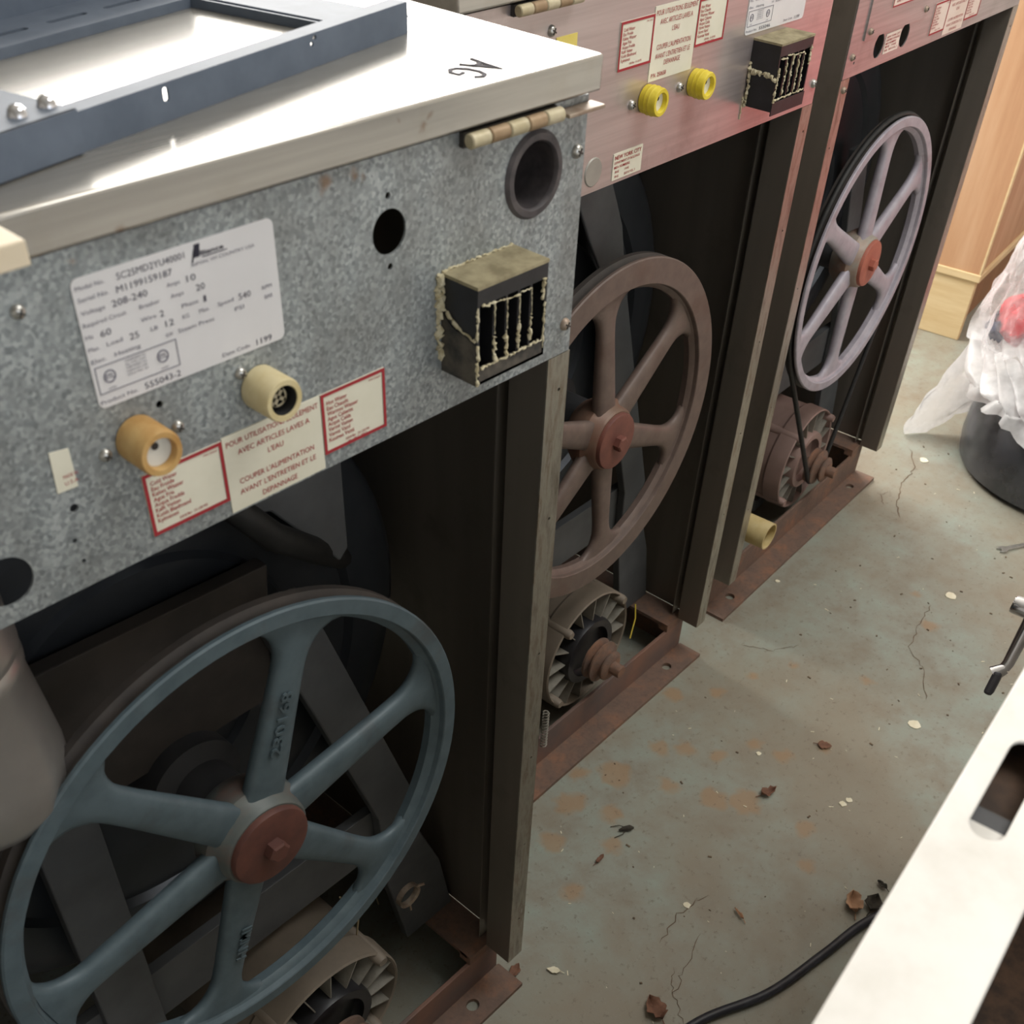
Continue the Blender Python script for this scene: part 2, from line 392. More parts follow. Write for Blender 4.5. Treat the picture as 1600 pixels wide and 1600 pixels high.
def crack(pts, wd, seed):
    rn = random.Random(seed); P = []
    for a, b in zip(pts[:-1], pts[1:]):
        for k in range(7):
            t = k / 7; P.append(Vector((a[0] + (b[0] - a[0]) * t + rn.uniform(-.0035, .0035), a[1] + (b[1] - a[1]) * t + rn.uniform(-.0035, .0035), .0006)))
    P.append(Vector((pts[-1][0], pts[-1][1], .0006)))
    vs = []; fs = []
    for i, p in enumerate(P):
        t = (P[min(i + 1, len(P) - 1)] - P[max(i - 1, 0)]).normalized(); s_ = Vector((-t.y, t.x, 0))
        ww = wd * .6 * rn.uniform(.4, 1.2) * (0.2 if i in (0, len(P) - 1) else 1)
        vs += [p + s_ * ww, p - s_ * ww]
        if i: fs.append((2 * i - 2, 2 * i - 1, 2 * i + 1, 2 * i))
    m = MB(); m.add(vs, fs); o = m.build('crack', 'crack', floor_o, smooth=0, recalc=False)
    return o
crack([(1.70, .29), (1.62, .24), (1.55, .235), (1.46, .20), (1.42, .17)], .0022, 1)
crack([(1.5, .235), (1.47, .245), (1.44, .22)], .0012, 2)
crack([(1.19, -.02), (1.12, -.03), (1.04, -.05), (1.0, -.10), (.93, -.14)], .0011, 3)
crack([(.31, -.10), (.25, -.09), (.19, -.10)], .0012, 4)
crack([(.245, -.135), (.18, -.15), (.135, -.165)], .0009, 5)
crack([(.17, -.14), (.14, -.16), (.11, -.20)], .0008, 6)
crack([(.90, .10), (.85, .13), (.82, .18)], .0009, 8)

# ------------------------------------------------------------------ shared washer meshes
def proto(mb, name, mat, smooth=35):
    o = mb.build(name, mat, smooth=smooth); me = o.data; bpy.data.objects.remove(o); return me
sc = MB().lathe([(.0, -.0042), (.0022, -.0040), (.0040, -.0028), (.0048, -.0010), (.0050, 0.0)], seg=16)
ME_SCREW = proto(sc, 'screw', 'steel')
ME_SCREW_R = proto(MB().lathe([(.0, -.0042), (.0022, -.0040), (.0040, -.0028), (.0048, -.0010), (.0050, 0.0)], seg=16), 'screw', 'ruststeel')
ME_SLOT = proto(MB().box(-.0028, .0028, -.00455, -.0040, -.0006, .0006).box(-.0006, .0006, -.00454, -.0040, -.0028, .0028), 'screw_slot', 'slot', 0)
def screw(parent, x, z, y=0, rusty=False, s=1.0, ang=.5, M=None):
    mm = M if M is not None else T(x, y, z) @ RY(ang) @ Matrix.Scale(s, 4)
    o = inst(ME_SCREW_R if rusty else ME_SCREW, 'screw', parent, mm)
    inst(ME_SLOT, 'screw_slot', o)
    return o
fin = MB()
fin.add([(.058, .066, -.0008), (.058, .066, .0008), (.101, .066, -.0008), (.101, .066, .0008), (.058, .092, -.0008), (.058, .092, .0008), (.101, .092, -.0008), (.101, .092, .0008)],
        [(0, 2, 3, 1), (4, 5, 7, 6), (0, 4, 6, 2), (1, 3, 7, 5), (0, 1, 5, 4), (2, 6, 7, 3)])
ME_FIN = proto(fin, 'fan_fin', 'fin', 0)

def wheel(w, zc, R, ri, ph, mats, hubm, yf, groove):
    """cast drive wheel: rim mesh with spokes, hub, cap and bolt under it"""
    o3 = (0, 0, zc)
    rim = MB().lathe([(ri, yf + .001), (ri + .001, yf), (R - .0015, yf), (R, yf + .0015), (R, yf + .0045), (R - .009, yf + .008), (R - .009, yf + .0235),
                      (ri - .002, yf + .0235), (ri - .006, yf + .021), (ri - .007, yf + .012), (ri - .004, yf + .008), (ri - .001, yf + .006)],
                     o3, 96, closed=True)
    rimo = rim.build('drive_wheel', mats, w, 30)
    if groove:
        bd = MB().lathe([(R - .009, yf + .0055), (R - .006, yf + .0085), (R - .006, yf + .013), (R, yf + .0165), (R, yf + .023), (R - .002, yf + .0245), (R - .009, yf + .0245)], o3, 96, closed=True)
        bd.build('belt_groove', groove, rimo, 30)
    # one spoke along +x: rounded section, flared where it meets the rim
    sp = MB(); vs = []; fs = []; N = 30; K = 14; r0, r1 = .026, ri - .004
    for i in range(N + 1):
        t = i / N; r = r0 + (r1 - r0) * t
        hw = .0205 - .0055 * min(1, t * 1.5)
        e = min(1, max(0, (r - (r1 - .042)) / .040)); hw += .038 * (1 - math.sqrt(max(0, 1 - e * e)))
        e0 = max(0, 1 - (r - r0) / .022); hw += .004 * e0 * e0
        th = .0095 - .002 * t
        for k in range(K):
            a = 2 * pi * k / K
            ca, sa = cos(a), sin(a)
            ex = (abs(ca) ** .7) * (1 if ca > 0 else -1); ey = (abs(sa) ** .7) * (1 if sa > 0 else -1)
            vs.append((math.sqrt(max(1e-6, r * r - (hw * ex) ** 2)) if t > .6 else r, yf + .0145 + th * ey, hw * ex))
    for i in range(N):
        for k in range(K): fs.append((i * K + k, i * K + (k + 1) % K, (i + 1) * K + (k + 1) % K, (i + 1) * K + k))
    fs.append(tuple(range(K))); fs.append(tuple(range(N * K, N * K + K)))
    sp.add(vs, fs); me = proto(sp, 'spoke', mats, 60)
    for k in range(6): inst(me, 'spoke', rimo, T(0, 0, zc) @ RY(-rad(ph + 60 * k)))
    hub = MB().lathe([(0, yf - .004), (.040, yf - .004), (.0425, yf - .001), (.044, yf + .008), (.050, yf + .014), (.050, yf + .03), (.036, yf + .05), (.0, yf + .05)], o3, 48)
    hub.build('hub', hubm, rimo, 40)
    cap = MB().lathe([(0, yf - .0105), (.034, yf - .0105), (.0375, yf - .0095), (.0385, yf - .007), (.0385, yf - .003), (0, yf - .003)], o3, 48).build('hub_cap', mats.replace('wheel', 'cap'), rimo, 40)
    bolt = MB().lathe([(0, yf - .0205), (.0085, yf - .0205), (.0105, yf - .019), (.0105, yf - .010)], o3, 6).build('hub_bolt', mats.replace('wheel', 'cap'), rimo, 20)
    return rimo

def label_border(mb, x0, x1, z0, z1, t, y=-.0011):
    mb.plate(rect(x0, x1, z0, z1), [rect(x0 + t, x1 - t, z0 + t, z1 - t)], y - .0002, y)

COLD = ['Cold Water', 'Eau Froide', 'Kaltes Wasser', 'Agua Fria', 'Acqua Fredda', 'Kallt Vatten', 'Koldt Blødtvand', 'Kylmävesi']
HOT = ['Hot Water', 'Eau Chaude', 'Warmes Wasser', 'Agua Caliente', 'Acqua Calda', 'Varmt Vatten', 'Varmt Vand', 'Kuumaa Vettä']
def water_label(w, lines, x0, x1, z0, z1, paper, foot, nm):
    m = MB().box(x0, x1, -.0008, 0, z0, z1).build(nm, paper, w, 0)
    t = MB(); label_border(t, x0, x1, z0, z1, .0022)
    W_, H = x1 - x0, z1 - z0; st = H * .088; z = z1 - H * .2
    for s in lines:
        text(t, s, x0 + W_ * .08, z, st * .78, bold=.008); z -= st
    for i, s in enumerate(foot):
        text(t, s, x0 + W_ * .52, z - i * st * .75, st * .5, align='c', bold=.01)
    text(t, 'F9W 250658', x1 - W_ * .07, z1 - H * .12, H * .035, align='r')
    tag(t.build('lettering', 'redink', m, 0, recalc=False), kind='stuff')
def mid_label(w, x0, x1, z0, z1, paper, pn=False):
    m = MB().box(x0, x1, -.0007, 0, z0, z1).build('notice_label', paper, w, 0)
    t = MB(); W_, H = x1 - x0, z1 - z0; xc = (x0 + x1) / 2
    for s, fz, wd in (('POUR UTILISATIONS SEULEMENT', .86, .94), ('AVEC ARTICLES LAVES A', .72, .74), ("L'EAU", .58, .16),
                      ("COUPER L'ALIMENTATION", .34, .78), ("AVANT L'ENTRETIEN ET LE", .20, .80), ('DEPANNAGE', .06 if not pn else .08, .37)):
        text(t, s, xc, z0 + H * fz if not pn else z0 + H * (.12 + fz * .88), H * .072, width=W_ * wd, align='c', bold=0)
    if pn: text(t, 'P.N. 250658', x0 + W_ * .05, z0 + H * .05, H * .06, width=W_ * .34, bold=.008)
    tag(t.build('lettering', 'redink', m, 0, recalc=False), kind='stuff')

def data_plate(w, x0, x1, z0, z1, ink_code='555043-2', model=True):
    W_, H = x1 - x0, z1 - z0
    m = MB().plate(rrect(x0, x1, z0, z1, .004), (), -.0008, 0).build('data_plate', 'plate', w, 0)
    g = MB(); k = MB()
    def L(mb, s, fx, fz, h, wd=None, b=0.): text(mb, s, x0 + W_ * fx, z0 + H * fz, H * h, width=W_ * wd if wd else None, bold=b)
    for s, fx, fz, wd in (('Model No.', .015, .915, .13), ('Serial No.', .015, .83, .14), ('Voltage', .015, .735, .11), ('Required Circuit', .012, .645, .20), ('Breaker', .275, .645, .10), ('Amps', .42, .735, .065), ('Amps', .43, .645, .065),
                          ('Wire', .27, .545, .075), ('Phase', .475, .545, .085), ('Hz', .01, .555, .035), ('Max.', .01, .46, .05), ('Load', .095, .46, .075), ('LB', .308, .455, .035), ('KG', .47, .46, .033),
                          ('Max.', .555, .46, .055), ('Speed', .655, .46, .085), ('RPM', .90, .465, .055), ('Elec.', .01, .365, .07), ('Heating', .12, .365, .125), ('KW', .375, .365, .035),
                          ('Steam Press', .435, .365, .19), ('PSI', .74, .375, .05), ('BAR', .91, .385, .045), ('Product No.', .01, .035, .18), ('Date Code', .64, .04, .155)):
        L(g, s, fx, fz, .034, wd)
    L(g, 'RIPON, WI COUNTRY USA', .557, .825, .026, .33)
    for s, fx, fz, wd in (('SC25MD2YU40001', .202, .905, .325), ('M1199159187', .19, .815, .266), ('208-240', .157, .725, .167), ('10', .521, .725, .045), ('20', .559, .635, .045), ('2', .364, .535, .02), ('1', .589, .535, .012),
                          ('60', .077, .54, .05), ('25', .204, .445, .045), ('12', .382, .445, .042), ('540', .769, .452, .066), ('1199', .833, .03, .089), (ink_code, .227, .028, .185)):
        L(k, s, fx, fz, .052, wd, -.004)
    # maker's mark: slanted black stroke with a light leg, name beside it
    bx, bz = x0 + W_ * .572, z0 + H * .885
    lg = MB(); lg.plate([(bx, bz), (bx + .0036, bz), (bx + .0046, bz + .0066), (bx + .0012, bz + .0066)], (), -.0012, -.0010)
    lg.plate([(bx - .0016, bz - .0022), (bx - .0008, bz - .0022), (bx + .0012, bz + .004), (bx + .0004, bz + .004)], (), -.0012, -.0010)
    text(lg, 'lliance', bx + .0042, bz + .0003, .0024, width=.0148, bold=.02)
    lg.build('maker_mark', 'logoink', m, 0, recalc=False)['kind'] = 'stuff'
    k.box(bx + .0052, bx + .021, -.0012, -.0010, bz - .0009, bz - .0005)
    # certification box
    bx0, bx1, bz0, bz1 = x0 + W_ * .016, x0 + W_ * .418, z0 + H * .114, z0 + H * .332
    g.plate(rect(bx0, bx1, bz0, bz1), [rect(bx0 + .0004, bx1 - .0004, bz0 + .0004, bz1 - .0004)], -.0012, -.0010)
    for cx in (bx0 + .0075, bx1 - .0095):
        cz = (bz0 + bz1) / 2 + .0008
        g.plate(circ(cx, cz, .0036, 20), [circ(cx, cz, .0029, 20)], -.0012, -.0010)
        text(g, 'ETL', cx, cz - .0012, .0026, width=.0048, align='c', bold=.02)
        text(g, 'LISTED', cx, bz0 + .0012, .0012, align='c')
    for i, s in enumerate(('CONFORMS TO', 'UL STD 2157', 'CERTIFIED TO', 'CAN/CSA STD', 'C22.2 NO. 53')):
        text(g, s, (bx0 + bx1) / 2 - .001, bz1 - .0026 - i * .0019, .0013, width=.0125, align='c')
    tag(g.build('small_print', 'greyink', m, 0, recalc=False), kind='stuff'); tag(k.build('stamped_lettering', 'blackink', m, 0, recalc=False), kind='stuff')

def inlet(w, x, z, body, inner, L, dark):
    r = .0135
    o = MB().lathe([(r * .9, 0), (r, -.001), (r, -L + .002), (r * .93, -L), (r * .70, -L), (r * .66, -L + .001), (r * .66, -.002)], (x, 0, z), 36).build('inlet_connector', body, w, 40)
    if body == 'yellow':
        for yy in (-L * .35, -L * .6):
            MB().lathe([(r, yy + .0014), (r * 1.06, yy), (r, yy - .0014)], (x, 0, z), 36).build('thread_ring', body, o, 60)
    MB().lathe([(0, -.004 if dark else -L + .005), (r * .66, -.004 if dark else -L + .005)], (x, 0, z), 28).build('inlet_screen', 'hole' if dark else inner, o, 0)
    if dark: MB().lathe([(r * .655, -L + .0004), (r * .64, -L + .001), (r * .64, -.004)], (x, 0, z), 30).build('inlet_liner', 'rubber', o, 40)
    cr = MB(); yy = -L + .006 if dark else -L + .0042
    for a in (.6, 2.17):
        cr.box(-r * .45, r * .45, yy, yy + .002, -.0011, .0011, T(x, 0, z) @ RY(a))
    if not dark: cr = MB().lathe([(0, yy), (.0022, yy)], (x - .001, 0, z + .0035), 12); 
    else: cr.lathe([(r * .34, yy), (r * .44, yy)], (x, 0, z), 20)
    cr.build('strainer_cross', 'hinge' if dark else 'slot', o, 0)

def terminal_block(w, x0, x1, z0, z1, D, style):
    """open-fronted black wiring box with vertical fins and crumbled adhesive"""
    b = MB(); t = .0022
    b.box(x0, x0 + t, -D, 0, z0, z1 - t); b.box(x1 - t, x1, -D, 0, z0, z1 - t)
    b.box(x0 + t, x1 - t, -.004, 0, z0 + t, z1 - t); b.box(x0 + t, x1 - t, -D, 0, z0, z0 + t)
    b.box(x0 + t, x1 - t, -D, -D + t, z1 - .013, z1 - t)
    if style == 2: b.box(x0, x1, -D - .0012, -D, z0 - .004, z0 + .010)
    
    o = b.build('terminal_block', 'black', w, 0)
    MB().box(x0 - .0004, x1 + .0004, -D - .0004, 0, z1 - t, z1).build('dusty_top', 'dust', o, 0)
    if style == 1:
        MB().plate([(x0 - .0004, z0), (x0 - .0004 + .0001, z0)] + [], ()) if False else None
        m = MB(); m.plate([(-D, z0), (0, z0), (0, z1 - .026), (-D * .3, z1 - .034), (-D * .7, z1 - .037), (-D, z1 - .040)], (), 0, .0006)
        m.v = [(x0 - y - .00005, x, z) for x, y, z in m.v]; m.build('scorched_side', 'scorch', o, 0)
    if style == 1: MB().box(x0, x1, -D, -D + t, z0 + .0001, z0 + .012).build('scorched_lip', 'scorch', o, 0)
    N = 5; pitch = (x1 - x0 - .008) / N; rn = random.Random(3 + style)
    f = proto(MB().box(-.0011, .0011, -D + .0005, -.004, z0 + t, z1 - .012), 'divider_fin', 'black', 0)
    g = MB()
    def bead(pts, r):
        P = []; 
        for a, c in zip(pts[:-1], pts[1:]):
            nn = max(6, int((Vector(a) - Vector(c)).length / .0016))
            for k in range(nn):
                q = Vector(a).lerp(Vector(c), k / nn); P.append(q + Vector((rn.uniform(-1, 1), rn.uniform(-.8, .4), rn.uniform(-1, 1))) * r * .7)
        P.append(Vector(pts[-1])); g.tube(P, [r * rn.choice((.25, .5, .8, 1.0, 1.3)) for _ in P], 6)
    for k in range(1, N):
        x = x0 + .004 + pitch * k
        inst(f, 'divider_fin', o, T(x, 0, 0))
        top = z1 - .014 - rn.uniform(0, .004); zb = z0 + .013 + rn.uniform(-.002, .004)
        if style == 1: bead([(x, -D - .0002, top), (x + .0006, -D - .0003, (top + zb) / 2)], .0006); bead([(x, -D, (top + zb) / 2 - .002), (x, -D - .0006, zb)], .0014)
        else: bead([(x, -D - .001, top), (x + rn.uniform(-.001, .001), -D - .001, (top + zb) / 2), (x, -D - .001, zb)], .0011)
        bead([(x - pitch, -D - .0003, top + .0015), (x, -D - .0003, top + .0006)], .0007 if k > 1 else .0011)
    bead([(x0 + .003, -D - .0003, z0 + .012), (x1 - .003, -D - .0003, z0 + .0125)], .0010)
    if style == 1:
        bead([(x0 - .0008, -.001, z1 - .006), (x0 - .0008, -.003, z1 - .024), (x0 - .0008, -D * .5, z1 - .033), (x0 - .0008, -D + .001, z1 - .037)], .0011)
        bead([(x0 - .0004, -D - .0004, z1 - .014), (x0 - .0004, -D - .0004, z1 - .037)], .0010)
        bead([(x0, -D - .0004, z0 + .03), (x0, -D - .0004, z0)], .0012)
        bead([(x0 - .003, -.0005, z1 + .001), (x0 - .004, -.0006, z1 - .03), (x0 - .002, -.0004, z0 + .008)], .0026)
        bead([(x0, -.0005, z1 + .0004), (x1, -.0005, z1 + .0004)], .0009)
        bead([(x1 - .004, -D - .0004, z1 - .012), (x1 - .005, -D - .0004, z1 - .026)], .0014)
        bead([(x1 - .002, -D - .0004, z1 - .03), (x1 - .002, -D - .0004, z0 + .006)], .0010)
    else:
        bead([(x0 - .001, -.002, z0 + .036), (x0 - .001, -D * .5, z0 + .037), (x0 - .001, -D, z0 + .034)], .0024)
        bead([(x0 - .001, -.001, z0 + .044), (x0 - .001, -.003, z0 + .02), (x0 - .001, -.002, z0)], .0022)
        bead([(x0 - .003, -.0006, z0 + .01), (x0 - .004, -.0006, z0 - .014)], .0012)
        bead([(x0 + .002, -D - .001, z0 + .045), (x0 + .001, -D - .001, z0 + .01)], .0012)
        bead([(x1 - .004, -D - .001, z1 - .010), (x1 - .004, -D - .001, z1 - .03)], .0012)
        for zc in (z1 - .014, z0 + .024):
            MB().plate(circ(x1 + .001, zc, .0085, 20), (), -.008, -.004).build('knockout_tab', 'black', o, 0)
    g.build('adhesive', 'foam', o, 50)
    return o

def washer(name, loc, rz, k):
    w = empty(name, loc, rz)
    zpb = .9362; W2 = .33; ZT = 1.121; D = .70
    pan = {1: 'galv', 2: 'stainless', 3: 'stainless3'}[k]
    holes = []
    if k == 1:
        holes = [circ(.1443, 1.0752, .0137), circ(.1442, 1.0966, .0021, 12), circ(.144, 1.0541, .0021, 12), circ(.2755, 1.0795, .0215, 36), circ(-.0296, 1.026, .0022, 12),
                 circ(-.0919, .9875, .0026, 12), circ(-.0966, .9682, .0014, 10), circ(-.0948, .9537, .0013, 10), circ(-.1385, .9622, .0150), circ(-.225, 1.06, .0137)]
    elif k == 3: holes = [circ(-.2308, .9622, .0152), circ(-.1477, .9626, .0152), circ(-.302, .953, .0018, 10)]
    else: holes = [circ(.301, 1.07, .0022, 10)]
    bp = MB().plate(rect(-W2 + .002, W2 - .0015, zpb, ZT - .001), holes, 0, .0016)
    bp.box(-W2 + .004, W2 - .028, .0016, .014, zpb, zpb + .0016)
    bpo = bp.build('back_panel', pan, w, 0)
    # cabinet shell: side sheets with turned-in lips, front wall, inner top
    for sgn, nm in ((1, 'side_panel'), (-1, 'side_panel')):
        x = sgn * W2
        m = MB().box(min(x, x - sgn * .0015), max(x, x - sgn * .0015), .0016, D, .085, ZT - .001)
        so = m.build(nm, 'side', w, 0)
        hz = [.17, .32, .47, .62, .78, .905] if sgn > 0 else [.25, .45, .65, .85]
        lx0, lx1 = (W2 - .0255, W2) if sgn > 0 else (-W2, -W2 + .0255)
        lip = MB().plate(rect(lx0, lx1, .085, zpb - .0005), [circ(x - sgn * .010, z, .0016, 8) for z in hz], 0, .0015)
        lip.build('front_lip', 'lip', so, 0)
        xi = x - sgn * .0255
        MB().box(min(xi, xi + sgn * .0015), max(xi, xi + sgn * .0015), .0015, .040, .085, zpb - .001).build('inner_return', 'side', so, 0)
        MB().box(min(xi, xi + sgn * .02), max(xi, xi + sgn * .02), .052, .0535, .09, zpb - .001).build('stiffener', 'side', so, 0)
    MB().box(-W2 + .0016, W2 - .0016, D - .0015, D, .085, ZT - .001).build('front_wall', 'side', w, 0)
    MB().box(-W2 + .0016, W2 - .0016, .0018, D - .0018, ZT - .003, ZT - .0015).build('inner_top', 'dark', w, 0)
    lid = MB().box(-W2 - .003, W2 + .004, -.006, D + .004, 1.1222, 1.1445).build('lid', 'lid1' if k == 1 else 'lid', w, 30, bevel=.002)
    # base frame
    bx = MB().plate([(-W2 - .002, .004), (W2 + .003, .004), (W2 + .003, -.040), (W2 - .02, -.052), (-W2, -.052)], [circ(.262, -.022, .0095, 20, .0085), circ(-.262, -.022, .0095, 20)], 0, .007)
    bx.v = [(x, -z, y) for x, y, z in bx.v]
    base = bx.build('base_frame', 'rust', w, 0)
    MB().box(-W2, W2 - .001, .041, .047, .0070, .068).build('front_web', 'rustgrey' if k != 3 else 'rust', base, 0, bevel=.001)
    for sgn in (1, -1):
        xs = sorted((sgn * (W2 - .002), sgn * (W2 - .055)))
        r = MB().box(xs[0], xs[1], .047, D - .02, .078, .084); xo = sgn * (W2 - .002)
        r.box(min(xo, xo - sgn * .006), max(xo, xo - sgn * .006), .047, D - .02, 0, .078)
        r.box(xs[0], xs[1], .041, .06, .068, .0838)
        r.build('side_rail', 'rust', base, 0)
    MB().box(-.26, .26, D - .05, D - .044, 0, .07).build('rear_rail', 'rust', base, 0)
    # tub with pressed rings on its end
    tz = .62
    tub = MB().lathe([(0, .166), (.10, .166), (.105, .160), (.15, .160), (.155, .166), (.215, .166), (.22, .158), (.25, .158), (.272, .162), (.284, .172), (.290, .188), (.290, .64), (0, .64)], (0, 0, tz + .03), 72)
    tub.build('tub', 'tub', w, 30)
    fr = MB().lathe([(0, .07), (.028, .07), (.030, .075), (.030, .112), (.045, .12), (.045, .168), (0, .168)], (0, 0, tz - .028), 40)
    fro = fr.build('bearing_housing', 'dark', w, 40)
    def bar(pts, y0, y1, nm='support_leg', mat='frame'):
        MB().plate(pts, (), y0, y1).build(nm, mat, fro, 0, bevel=.002)
    bar([(.085, .73), (.138, .73), (.262, .355), (.262, .30), (.30, .20), (.322, .085), (.24, .085), (.21, .24), (.205, .36)], .122, .136)
    bar([(-.147, .70), (-.092, .70), (-.092, .085), (-.147, .085)], .122, .136)
    bar([(-.29, .285), (.235, .285), (.235, .362), (-.29, .362)], .1365, .149, 'crossbeam')
    if k == 1:
        bar([(.085, .905), (.196, .905), (.196, .745), (.186, .735), (.12, .82), (.085, .83)], .128, .132, 'gusset_plate')
        bar([(-.30, .62), (.10, .62), (.115, .765), (-.30, .785)], .1365, .152, 'counterweight', 'brownplate')
        c = MB(); c.lathe([(0, -.925), (.050, -.925), (.051, -.890), (.0525, -.886), (.0525, -.880), (.050, -.876), (.0525, -.872), (.0525, -.866), (.051, -.862), (.058, -.79), (.058, -.765), (.048, -.748), (0, -.746)], (0, 0, 0), 40)
        c.v = [(x - .172, z + .078, -y) for x, y, z in c.v]; c.build('drain_canister', 'silver', w, 40)
        h = MB().tube([(.05, .15, .93), (.07, .11, .86), (.10, .10, .82), (.16, .13, .76), (.22, .17, .70)], .012, 12); h.build('drain_hose', 'rubber', w, 60)
    if k == 2:
        bar([(.0, .905), (.075, .905), (.13, .80), (.16, .69), (.13, .69), (.06, .80)], .13, .135, 'gusset_plate')
        s = MB(); s.tube([(-.085 + .005 * cos(t * .9), .03 + .005 * sin(t * .9), .06 + .0009 * t) for t in range(90)], .0011, 5); s.build('tension_spring', 'fin', w, 60)
    if k == 3:
        bar([(-.29, .60), (-.10, .60), (-.10, .78), (-.29, .80)], .1365, .152, 'counterweight', 'brownplate')
        bar([(-.30, .80), (-.235, .80), (-.22, .90), (-.24, .935), (-.30, .935)], .06, .064, 'gusset_plate', 'side')
    # motor: open finned end bell, body, feet, pulley
    mx, mz = .065, .148; ms = 'motor3' if k == 3 else 'motor'
    mot = MB().lathe([(0, .094), (.097, .094), (.101, .09), (.102, .066), (.104, .064), (.106, .066), (.107, .10), (.103, .105), (.103, .29), (.09, .32), (0, .32)], (mx, 0, mz), 48)
    mo = mot.build('motor', ms, w, 35)
    MB().lathe([(0, .074), (.042, .074), (.046, .068), (.046, .060), (.058, .060), (.060, .066), (.060, .094)], (mx, 0, mz), 40).build('bearing_ring', 'black' if k != 3 else 'motor3', mo, 35)
    for i in range(16): inst(ME_FIN, 'fan_fin', mo, T(mx, 0, mz) @ RY(rad(22.5 * i + 5)))
    for a in (40, 130, 220, 310):
        p = (mx + .1 * cos(rad(a)), .0, mz + .1 * sin(rad(a)))
        MB().lathe([(0, .055), (.006, .055), (.008, .060), (.009, .14), (0, .14)], p, 14).build('through_bolt', ms, mo, 40)
    MB().box(mx - .07, mx + .07, .12, .28, .03, .055).build('motor_mount', 'frame', mo, 0)
    MB().lathe([(0, -.006), (.010, -.006), (.011, -.003), (.011, .012), (.020, .012), (.026, .016), (.026, .019), (.019, .023), (.028, .029), (.036, .031), (.036, .034), (.026, .039), (.036, .044), (.036, .048), (.012, .048), (.012, .06)], (mx - .003, 0, mz - .003), 40).build('motor_pulley', 'rust' if k != 1 else 'rust', mo, 35)
    # drive wheel
    R = {1: .2285, 2: .2325, 3: .229}[k]; zc = {1: .596, 2: .5865, 3: .589}[k]
    wo = wheel(w, zc, R, {1: .2135, 2: .2, 3: .2135}[k], {1: 70.5, 2: 97, 3: 89.5}[k], 'wheel%d' % k, 'hub%d' % k, .024, {1: 'groove1', 2: 'groove1', 3: 'groove1'}[k])
    if k == 1:
        t = MB(); text(t, '230168', .085, -.0015, .011, y=.0292, width=.062, bold=.01)
        text(t, 'IMNH', .105, -.0015, .011, y=.0292, width=.038, bold=.01, M=RY(rad(180)))
        o = tag(t.build('cast_lettering', 'wheel1', wo, 0, recalc=False), kind='stuff'); o.matrix_local = T(0, 0, zc) @ RY(-rad(70.5))
        md = o.modifiers.new('solid', 'SOLIDIFY'); md.thickness = .0014; md.offset = 1
    if k == 3:   # drive belt around wheel and motor pulley
        cx, cz, r1 = 0, zc, R + .001; px, pz, r2 = mx - .003, mz - .003, .034; y = .037
        dx, dz = px - cx, pz - cz; dd = math.hypot(dx, dz); base_a = math.atan2(dz, dx); al = math.acos((r1 - r2) / dd)
        pts = []
        for i in range(61):
            a = base_a + al + (2 * pi - 2 * al) * i / 60; pts.append((cx + r1 * cos(a), y, cz + r1 * sin(a)))
        for i in range(13):
            a = base_a - al + 2 * al * i / 12; pts.append((px + r2 * cos(a), y, pz + r2 * sin(a)))
        pts.append(pts[0]); MB().tube(pts, .0048, 8, cap=False).build('drive_belt', 'rubber', w, 60)
        MB().lathe([(.0255, -.03), (.0255, .12), (.0225, .12), (.0225, -.03)], (-.268, 0, .178), 36, closed=True).build('drain_pipe', 'creampipe', w, 40)
    # hardware on the panel
    hx0, hx1 = (.204, .291) if k == 1 else (-.262, -.175)
    hg = MB().box(hx0, hx1, -.004, -.0005, 1.1115, 1.1205).build('lid_hinge', 'slot', w, 0)
    nk = 5
    for i in range(nk):
        a, b = hx0 + (hx1 - hx0) * i / nk, hx0 + (hx1 - hx0) * (i + 1) / nk - .0006
        m = MB().lathe([(0, a), (.0038, a), (.0046, a + .0008), (.0046, b - .0008), (.0038, b), (0, b)], (0, 0, 0), 14)
        m.v = [(y, x - .0085, z + 1.1165) for x, y, z in m.v]; m.build('hinge_knuckle', 'hinge' if i % 2 == 0 else 'hingerust', hg, 40)
    if k == 1:
        # catch plate under the lid corner
        MB().box(.294, .331, -.013, .0, 1.1135, 1.1160).build('lid_catch', 'ruststeel', w, 0, bevel=.0006)
        for (x, z, r) in ((.3192, 1.0856, 0), (.3205, .960, 1), (-.0925, 1.0987, 0), (-.0674, 1.0102, 0), (-.0214, 1.0092, 0), (.0247, 1.0252, 0), (-.26, 1.09, 0)):
            screw(bpo, x, z, 0, r, 1.0 if x > .3 else .8)
        gr = MB().lathe([(.0215, .012), (.0212, -.001), (.0225, -.003), (.0265, -.0028), (.0285, -.0005), (.0285, .0)], (.2755, 0, 1.0795), 44)
        go = gr.build('rubber_grommet', 'grommet', w, 40)
        MB().lathe([(.0208, .045), (.0208, .0)], (.2755, 0, 1.0795), 40).lathe([(0, .044), (.0208, .044)], (.2755, 0, 1.0795), 40).build('vent_tube', 'grommet', go, 40)
        data_plate(w, -.0642, .0585, 1.0362, 1.1055)
        water_label(w, COLD, -.0502, .0042, .9481, .9891, 'papercream', ('0.8-8 Bar  15-120 PSI',), 'cold_water_label')
        mid_label(w, .0048, .0796, .9378, .9904, 'papercream')
        water_label(w, HOT, .0800, .1342, .9474, .9903, 'papercream', ('0.8-8 Bar  15-120 PSI', 'Max 90 C  200 F'), 'hot_water_label')
        tp = MB().plate([(-.0986, 1.0), (-.0866, .9995), (-.0864, 1.0225), (-.0973, 1.0241)], (), -.0006, 0).build('tape_scrap', 'papercream', w, 0)
